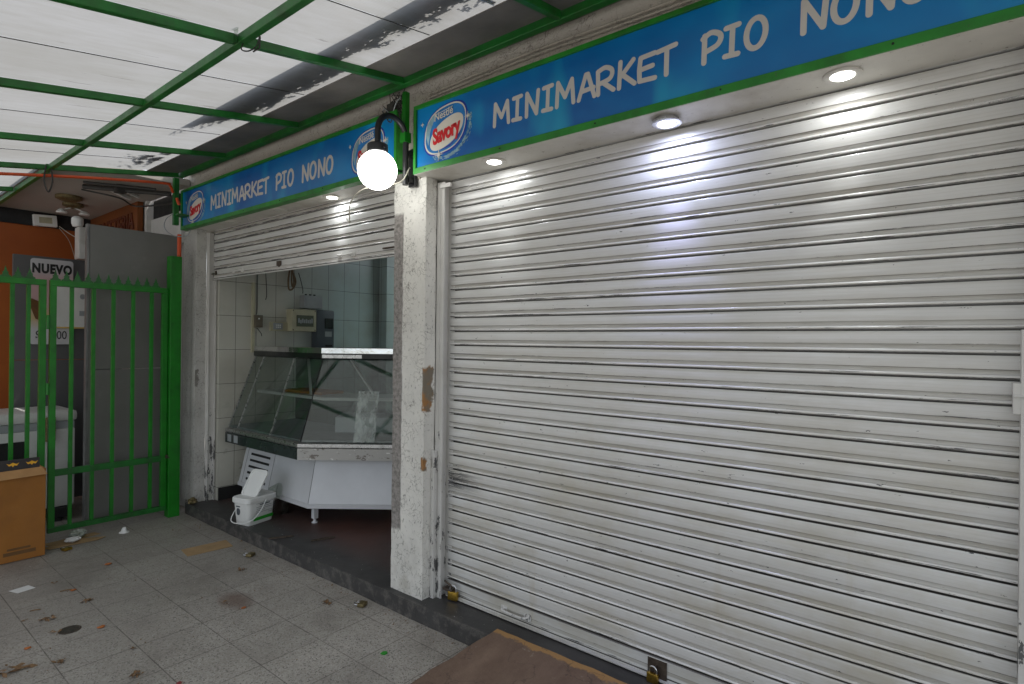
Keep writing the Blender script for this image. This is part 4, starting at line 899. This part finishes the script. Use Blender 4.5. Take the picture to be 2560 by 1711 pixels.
b = loft(B(), [(.266, 1.4885), (.268, 1.532), (.278, 1.536), (.72, 1.536), (.72, 1.4885)]); obj("top_plate", b, 'mirror', dc)
b = B(); p = P(.262, 1.463, 1); bar(b, p+D*.01+Vector((.627, -.779, 0))*.002, p+D*.34+Vector((.627, -.779, 0))*.002, .003, .028); obj("name_strip", b, 'alu', dc)
b = loft(B(), [(.30, 1.09), (.30, 1.115), (.68, 1.115), (.68, 1.108), (.31, 1.108), (.31, 1.09)]); obj("shelf", b, 'white', dc)
b = loft(B(), [(.05, .7855), (.05, .80), (.72, .80), (.72, .7855)]); obj("deck", b, 'greybox', dc)
b = loft(B(), [(.45, .8005), (.45, .93), (.56, .96), (.56, .8005)], ((1, 2),)); obj("deck_step", b, 'whitecase', dc)
b = loft(B(), [(.70, .80), (.70, 1.437), (.72, 1.437), (.72, .80)]); obj("rear_panel", b, glass_mat("dark_rear_glass", (.62, .65, .64), .04), dc)
b = B()
for w_, s0, s1 in ((0, .50, .76), (1, .05, .24), (1, .7, .9)):
    a, c = P(.52, 1.43, w_), P(.52, 1.43, w_+1); e, f_ = P(.36, 1.09, w_), P(.36, 1.09, w_+1)
    bar(b, a+(c-a)*s0, e+(f_-e)*s1, .022, .014)
obj("shelf_bracket", b, 'white', dc)
b = B(); box(b, (-5.0, 2.84, 1.1155), (-4.45, 3.08, 1.14), .003, rotm((-4.7, 3, 1.1), .1)); tag(obj("cardboard_tray", b, 'carton', loc=(-4.7, 2.95, 1.115)), "flat brown cardboard lying on the glass counter's shelf", "cardboard")
# clear bag taped on the glass
t = NT("crinkled_bag_film"); tr_ = t.n.new("ShaderNodeBsdfTransparent"); ms_ = t.n.new("ShaderNodeMixShader")
t.p(Base_Color=(.62, .68, .64), Roughness=.12); t.bump(t.noise(26, (1, 1, .5), 5), 1., .02); t.l.new(t.ramp(t.noise(18, (1, 1, .4), 4), .35, .65, .2, .62), ms_.inputs[0])
t.l.new(tr_.outputs[0], ms_.inputs[1]); t.l.new(t.b.outputs[0], ms_.inputs[2]); t.l.new(ms_.outputs[0], t.n["Material Output"].inputs[0]); G['bagfilm'] = t.m
b = B(); n_ = 14
cb = P(O0, Z0, 1)+D*.42; ct = cb+Vector((-.157, .195, .65)); upg = (ct-cb).normalized(); ng = D.cross(upg).normalized(); 
if ng.y > 0: ng = -ng
g_ = [[b.verts.new(cb+upg*(.0+.42*i/n_)+D*(.17*j/8)+ng*(.012+.006*noise.noise(Vector((i*.5, j*.7, 0))))) for j in range(9)] for i in range(n_+1)]
for i in range(n_):
    for j in range(8): b.faces.new((g_[i][j], g_[i][j+1], g_[i+1][j+1], g_[i+1][j]))
tag(obj("plastic_bag", b, 'bagfilm', smooth=80, loc=cb), "clear plastic bag hanging flat against the counter glass", "bag")
# ------------------------------------------------------------------ bucket
bk = thing("bucket", (-4.60, 2.345, .1), "white rectangular plastic bucket with flipped-up lid and green band on the step", "bucket")
def rr3(cx, cy, hx, hy, r, z_, n=5):
    o = []
    for sx, sy, a0 in ((1, 1, 0), (-1, 1, 90), (-1, -1, 180), (1, -1, 270)):
        for k in range(n+1): a = R(a0+90*k/n); o.append(Vector((cx+sx*(hx-r)+r*math.cos(a), cy+sy*(hy-r)+r*math.sin(a), z_)))
    return o
def stack(bm, rings, cap=True):
    V = [[bm.verts.new(p) for p in r_] for r_ in rings]; n = len(V[0])
    for A_, C_ in zip(V, V[1:]):
        for k in range(n): bm.faces.new((A_[k], A_[(k+1) % n], C_[(k+1) % n], C_[k]))
    if cap: bm.faces.new(V[0][::-1]); bm.faces.new(V[-1])
    return bm
BX, BY = -4.60, 2.355; Mb = rotm((BX, BY, 0), R(13)) @ Matrix.Translation((BX, BY, .1)) @ Matrix.Diagonal((1.14, 1.1, 1.17, 1)) @ Matrix.Translation((-BX, -BY, -.1))
def bpart(name, bm, m, parent, **k): bmesh.ops.transform(bm, matrix=Mb, verts=bm.verts[:]); return obj(name, bm, m, parent, **k)
bpart("body", stack(B(), [rr3(BX, BY, .070, .108, .03, .101), rr3(BX, BY, .072, .110, .03, .104), rr3(BX, BY, .084, .124, .034, .262)]), 'plastic', bk, smooth=40)
bpart("rim", stack(B(), [rr3(BX, BY, .090, .131, .036, .255), rr3(BX, BY, .092, .134, .036, .258), rr3(BX, BY, .092, .134, .036, .286), rr3(BX, BY, .086, .128, .034, .292)]), 'plastic', bk, smooth=40)
b = stack(B(), [rr3(BX, BY+.045, .082, .1, .03, .0), rr3(BX, BY+.045, .082, .1, .03, .010), rr3(BX, BY+.045, .070, .088, .025, .0102), rr3(BX, BY+.045, .070, .088, .025, .005)])
bmesh.ops.transform(b, matrix=Matrix.Translation((0, 0, .292)) @ rotm((BX, BY-.045, 0), R(56), 'X'), verts=b.verts[:]); bpart("lid_flap", b, 'plastic', bk, smooth=40)
b = B(); tube(b, curve([(BX+.094, BY+.02, .262), (BX+.11, BY-.04, .2), (BX+.11, BY-.12, .150), (BX+.03, BY-.155, .128), (BX-.06, BY-.150, .135), (BX-.10, BY-.08, .19), (BX-.096, BY, .262)], 7), .0035, 8); bpart("carry_handle", b, 'plastic', bk, smooth=60)
b = B(); box(b, (BX+.0765, BY-.075, .128), (BX+.0785, BY+.098, .150)); bmesh.ops.transform(b, matrix=rotm((BX+.077, BY, .12), R(4.5), 'Y'), verts=b.verts[:]); bpart("green_band", b, 'greenlabel', bk)
b = B()
for k, (u0, u1) in enumerate(((-.06, .09), (-.03, .06), (-.06, .09), (-.055, .09), (-.06, .02), (-.06, .09), (.05, .09))):
    box(b, (BX+.079, BY+u0, .245-k*.0125), (BX+.0805, BY+u1, .2465-k*.0125+(.005 if k == 1 else 0)))
b3 = B(); box(b3, (BX-.045, BY-.1215, .225), (BX-.005, BY-.1205, .238)); poly(b3, sellipse(BX-.025, .195, .018, .026, 2), .0015, FY, (0, BY-.1185, 0)); bpart("printed_emblem", b3, 'greymeter', bk)
bmesh.ops.transform(b, matrix=rotm((BX+.077, BY, .12), R(4.5), 'Y'), verts=[v for v in b.verts if v.co.x > BX+.06]); bpart("printed_text", b, 'greymeter', bk)
b = stack(B(), [rr3(-4.66, 2.60, .05, .07, .03, .101), rr3(-4.66, 2.60, .065, .09, .04, .22), rr3(-4.66, 2.60, .055, .08, .04, .33), rr3(-4.66, 2.60, .02, .03, .015, .36)]); roughen(b, .012, 14)
tag(obj("crumpled_bag", b, 'film', smooth=80, loc=(-4.66, 2.6, .1)), "crumpled clear plastic bag standing behind the white bucket", "bag")
# ------------------------------------------------------------------ carton at the left edge
cb_ = thing("cardboard_box", (-5.42, .85, 0), "tall brown cardboard box at the left edge before the gate", "box")
b = B(); box(b, (-5.56, .45, .004), (-5.28, 1.135, .64), .004); obj("box_body", b, 'carton', cb_)
b = B(); f_ = [(-5.279, .45, .645), (-5.279, 1.11, .655), (-5.262, 1.14, .60), (-5.262, .45, .585)]
A_ = [b.verts.new(v) for v in f_]; C_ = [b.verts.new(Vector(v)+Vector((-.004, 0, 0))) for v in f_]; b.faces.new(A_); b.faces.new(C_[::-1])
for i in range(4): b.faces.new((A_[i], A_[(i+1) % 4], C_[(i+1) % 4], C_[i]))
obj("folded_flap", b, mat("cardboard_flap", (.42, .23, .09), .8), cb_)
b = B(); box(b, (-5.302, .45, .642), (-5.292, 1.10, .725)); ins = obj("black_liner", b, mat("black_print_card", (.025, .022, .022), .5), cb_)
b = B()
for k in range(5): y = 1.055-k*.105; poly(b, [(y-.035, .702), (y-.02, .695), (y-.01, .70), (y, .706), (y+.01, .70), (y+.02, .695), (y+.035, .702), (y+.022, .682), (y+.008, .686), (y, .674), (y-.008, .686), (y-.022, .682)], .001, FX, (-5.2915, 0, 0))
obj("yellow_motif", b, mat("yellow_print", (.75, .38, .02), .5), ins)
b = B(); box(b, (-5.2799, .62, .05), (-5.2785, .86, .085)); box(b, (-5.2799, .9, .05), (-5.2785, 1.08, .075)); box(b, (-5.2799, .92, .085), (-5.2785, 1.05, .1)); obj("printed_marks", b, mat("faded_box_print", (.15, .075, .025), .85), cb_)
# ------------------------------------------------------------------ litter on the floor
def flat(name, pts, z_, th, m, label, cat, group=None):
    b = B(); A_ = [b.verts.new((x, y, z_)) for x, y in pts]; C_ = [b.verts.new((x, y, z_+th)) for x, y in pts]; n = len(pts)
    b.faces.new(A_[::-1]); b.faces.new(C_)
    for i in range(n): b.faces.new((A_[i], A_[(i+1) % n], C_[(i+1) % n], C_[i]))
    return tag(obj(name, b, m, loc=(pts[0][0], pts[0][1], z_)), label, cat, group)
flat("cardboard_strip", [(-4.644, 1.813), (-4.606, 2.128), (-4.432, 2.101), (-4.473, 1.79)], .001, .004, 'cartonlight', "pale rectangular cardboard strip lying on the tiles in front of the open bay", "cardboard")
flat("cardboard_piece", [(-5.56, 1.18), (-5.60, 1.52), (-5.52, 1.545), (-5.48, 1.2)], .001, .003, 'cartonlight', "flattened cardboard piece closest to the gate, under the crumpled paper", "cardboard")
flat("cardboard_piece", [(-5.45, 1.16), (-5.49, 1.40), (-5.40, 1.545), (-5.36, 1.48), (-5.38, 1.18)], .005, .003, 'cartonlight', "flattened cardboard piece with a pointed end beside the big box", "cardboard")
def crumple(name, c, r_, m, label, cat, sc=(1, 1, .6), seed=1, sub=3, amp=.55, group=None):
    b = B(); bmesh.ops.create_icosphere(b, subdivisions=sub, radius=r_)
    for v in b.verts: v.co += v.co.normalized()*r_*amp*noise.noise(v.co*(2.2/r_)+Vector((seed, 0, 0))); v.co = Vector((v.co.x*sc[0], v.co.y*sc[1], v.co.z*sc[2]))
    mz = min(v.co.z for v in b.verts); bmesh.ops.translate(b, verts=b.verts[:], vec=(c[0], c[1], c[2]-mz)); return tag(obj(name, b, m, loc=c), label, cat, group)
crumple("crumpled_paper", (-5.43, 1.335, .009), .035, 'paper', "white crumpled tissue on the cardboard pieces by the gate", "paper", (1, 1.4, .5), 3)
crumple("crumpled_bag", (-5.52, 1.39, .006), .04, mat("grey_green_film", (.3, .33, .28), .5), "greyish crumpled plastic behind the white tissue", "bag", (1, 1.3, .8), 8)
b = B(); lathe(b, [(.038, 0), (.036, .004), (.024, .006), (.02, .03), (.012, .045)], (-5.42, 1.68, .001), 'Z', 12); roughen(b, .009, 25, 2); 
for v in b.verts: v.co.z = max(v.co.z, .001)
tag(obj("paper_cup", b, 'paper', smooth=60, loc=(-5.42, 1.68, 0)), "crushed white paper cup standing near the gate's bottom rail", "cup")
def padlock(loc, rz_, m, label, size=1., lie=True, openk=False):
    p = thing("padlock", loc, label, "padlock", "padlocks"); s_ = size
    Mx = Matrix.Translation(loc) @ Matrix.Rotation(rz_, 4, 'Z') @ (Matrix.Rotation(R(90), 4, 'X') if lie else Matrix())
    def pp(name, bm, mm, **k):
        bmesh.ops.transform(bm, matrix=Mx, verts=bm.verts[:]); return obj(name, bm, mm, p, **k)
    z0 = .0; yy = .011*s_ if lie else 0
    b = B(); box(b, (-.027*s_, yy-.010*s_, 0), (.027*s_, yy+.010*s_, .042*s_), .003*s_); pp("lock_body", b, m, smooth=40)
    r_ = .017*s_; top = .042*s_; pts = [(-r_, yy, top-.004), (-r_, yy, top+.014*s_)]+[(-r_*math.cos(a), yy, top+.014*s_+r_*math.sin(a)) for a in [math.pi*k/8 for k in range(1, 8)]]+[(r_, yy, top+.014*s_), (r_, yy, top-.004 if not openk else top+.006)]
    b = B(); tube(b, pts, .0042*s_, 8); pp("shackle", b, 'steel', smooth=60)
padlock((-5.26, 1.27, .002), R(-70), 'brass', "yellow brass padlock lying on the floor near the cardboard box")
padlock((-4.112, 2.10, .002), R(-60), 'oldbrass', "dull padlock lying against the step below the counter", 1.05)
padlock((-2.83, 2.14, .002), R(-65), 'oldbrass', "dull padlock lying on the tiles left of the central pillar", 1.0)
padlock((-2.325, 2.372, .108), R(12), 'brass', "brass padlock fastening the closed shutter's lower left corner", 1.15, False)
padlock((-1.09, 2.374, .101), 0, 'brass', "brass padlock hanging on the steel tab at the bottom of the closed shutter", .98, False)
b = B(); box(b, (-2.40, 2.36, .15), (-2.33, 2.40, .165), .002); tube(b, curve([(-2.40, 2.38, .195), (-2.36, 2.36, .2), (-2.33, 2.37, .185)], 4), .006, 6); tag(obj("shutter_latch", b, 'rust', loc=(-2.36, 2.38, .15)), "rusty steel latch holding the padlock at the closed shutter's corner", "latch")
crumple("rag", (-5.49, 2.235, .101), .035, 'oldbrass', "small brown rusted lump at the foot of the left pillar", "debris", (1, 1, .8), 5)
def tool(x, y, a, label):
    b = B(); d = Vector((math.cos(a), math.sin(a), 0)); s_ = d.cross(Vector((0, 0, 1)))
    for q in (-1, 1): tube(b, curve([Vector((x, y, .106))-d*.085+s_*.006*q, Vector((x, y, .106))+s_*.014*q, Vector((x, y, .106))+d*.06+s_*.009*q, Vector((x, y, .106))+d*.09+s_*.002*q], 5), .004, 6)
    tag(obj("pliers", b, 'rust', loc=(x, y, .1)), label, "tool")
tool(-4.06, 2.285, R(62), "thin dark pliers lying on the step nearer the bucket"); tool(-3.79, 2.47, R(70), "thin dark pliers lying on the step nearer the central pillar")
# drain hole
dr = thing("floor_drain", (-3.833, .934, 0), "small round drain hole in the floor tiles with leaves in it", "drain")
b = B(); lathe(b, [(.052, .0012), (.05, .0022), (.043, .0022), (.042, .0012)], (-3.833, .934, 0), 'Z', 24); obj("drain_rim", b, 'rust', dr)
b = B(); lathe(b, [(.042, .0006), (.042, .0016)], (-3.833, .934, 0), 'Z', 24); obj("drain_mouth", b, mat("drain_dirt", (.04, .035, .025), .9, var=.5, vs=60), dr)
flat("paper_scrap", [(-4.70, .83), (-4.62, .86), (-4.64, .95), (-4.72, .93)], .001, .001, 'paper', "small white paper rectangle on the floor right of the big box", "paper")
flat("green_scrap", [(-2.34, 1.865), (-2.315, 1.872), (-2.318, 1.893), (-2.335, 1.9), (-2.346, 1.885)], .001, .004, 'greenlabel', "bright green plastic scrap on the tiles by the wooden board", "scrap")
PE = [(-4.73, 1.37, .022, "orange peel piece nearest the gate"), (-4.41, 1.09, .016, "orange peel piece beside a thin stick"), (-3.73, 1.05, .018, "reddish peel piece just past the drain hole"), (-3.36, 1.66, .014, "orange peel piece on the brown floor stain"), (-3.76, .74, .015, "yellowish peel crumb nearer the lens than the drain"), (-2.85, 1.11, .014, "dark red scrap at the bottom edge of the picture")]
for i, (x, y, r_, lab) in enumerate(PE): crumple("peel_piece", (x, y, .001), r_*.75, 'darkred' if i == 5 else 'peel', lab, "food scrap", (1, 1.3, .35), i, 2, .7, "peel scraps on the floor")
LF = [(-4.17, 1.10, .028, "brown leaf clump with a pink scrap on a tile joint"), (-4.07, .88, .032, "brown leaf clump left of the drain hole"), (-3.85, .87, .02, "small leaf next to the drain hole"), (-3.48, .81, .026, "thin leaf clump on a tile joint below the drain"), (-3.57, .64, .045, "largest dry leaf clump at the lower left corner"), (-3.08, 1.01, .032, "curled dry leaf near the bottom edge between tile joints"), (-3.35, 1.08, .018, "narrow dry leaf lying along a tile joint"), (-4.64, 1.04, .018, "dry leaf left of the thin stick"), (-4.14, .79, .016, "tiny leaf at the left on a tile joint"), (-3.93, 1.92, .026, "pale brown leaf below the cardboard strip"), (-3.5, 1.62, .018, "dark leaf at the brown floor stain"), (-3.05, 2.02, .03, "dusty dark leaf in front of the central pillar")]
for i, (x, y, r_, lab) in enumerate(LF):
    b = B(); rr = random.Random(i+20)
    for q in range(9 if r_ > .025 else 4):
        a = rr.uniform(0, 6.28); s_ = r_*rr.uniform(.35, .8); c0 = Vector((x+rr.gauss(0, r_*.45), y+rr.gauss(0, r_*.45), .003+rr.uniform(0, r_*.3)))
        d = Vector((math.cos(a), math.sin(a), rr.uniform(-.1, .4))); w = Vector((-math.sin(a), math.cos(a), rr.uniform(-.3, .3)))*.35
        V_ = [b.verts.new(c0+v*s_) for v in (-d, -d*.3+w, d*.5+w*.8+Vector((0, 0, .2)), d, d*.5-w*.8, -d*.3-w+Vector((0, 0, .15)))]; b.faces.new(V_)
    for v in b.verts: v.co.z = max(.0015, v.co.z)
    tag(obj("dry_leaf", b, 'leaf', loc=(x, y, 0)), lab, "leaf", "dry leaves on the floor tiles")
for (x, y, a, L_, lab) in ((-4.44, 1.06, 1.3, .06, "thin stick lying by an orange peel piece"), (-4.25, .87, 1.2, .05, "short dark twig left of the leaf clump by the drain")):
    b = B(); d = Vector((math.cos(a), math.sin(a), 0)); tube(b, [Vector((x, y, .004))-d*L_/2, Vector((x, y, .006)), Vector((x, y, .004))+d*L_/2], .003, 6); tag(obj("twig", b, 'leaf', loc=(x, y, 0)), lab, "twig")
b = B(); rr = random.Random(77)
for k in range(520):
    x, y = rr.uniform(-5.5, -1.9), rr.uniform(.3, 2.19)
    if rr.random() < .35: y = 2.2-abs(rr.gauss(0, .05))
    s_ = rr.uniform(.0015, .006)*(1 if rr.random() < .9 else 1.8); a = rr.uniform(0, 6.28)
    V_ = [b.verts.new((x+s_*math.cos(a+q)*rr.uniform(.5, 1), y+s_*math.sin(a+q)*rr.uniform(.5, 1), .0012+(.0 if q else s_*.8))) for q in (0, 1.4, 2.9, 4.3)]; b.faces.new(V_)
tag(obj("floor_crumbs", b, 'leaf', loc=(-3.5, 1.2, 0)), "tiny dark crumbs and grit scattered over the floor tiles", "crumbs", kind='stuff')
b = B(); rr = random.Random(78)
for k in range(260):
    inside = rr.random() < .45
    x, y, z_ = (rr.uniform(-5.4, -1.5), rr.uniform(2.23, 2.5), .1012) if inside else (rr.uniform(-5.4, -1.9), rr.uniform(.5, 2.19), .0012)
    s_ = rr.uniform(.001, .0035); a = rr.uniform(0, 6.28)
    V_ = [b.verts.new((x+s_*math.cos(a+q), y+s_*math.sin(a+q)*rr.uniform(.4, 1), z_+(.0 if q else s_*.6))) for q in (0, 1.5, 3, 4.4)]; b.faces.new(V_)
tag(obj("pale_crumbs", b, 'paper', loc=(-3.5, 1.2, 0)), "tiny pale chips scattered over the tiles and step", "crumbs", kind='stuff')
# board ramp against the step
b = gridbox(B(), (-1.88, 1.1, 0), (-.2, 2.245, .028), .06)
for v in b.verts:
    t_ = (2.245-v.co.y)/1.145; v.co.z += .104*(1-t_)+.002
    if v.co.x < -1.86: v.co.x += -.10*t_+.012*noise.noise(Vector((0, v.co.y*9, 0)))
    if v.co.y > 2.24: v.co.y += .006*noise.noise(Vector((v.co.x*14, 0, 0)))
    v.co.z += .004*noise.noise(Vector((v.co.x*5, v.co.y*5, 1)))
tag(obj("wooden_board", b, 'board', smooth=50, loc=(-1.2, 1.7, .0)), "worn brown board laid as a ramp up to the dark step", "board")
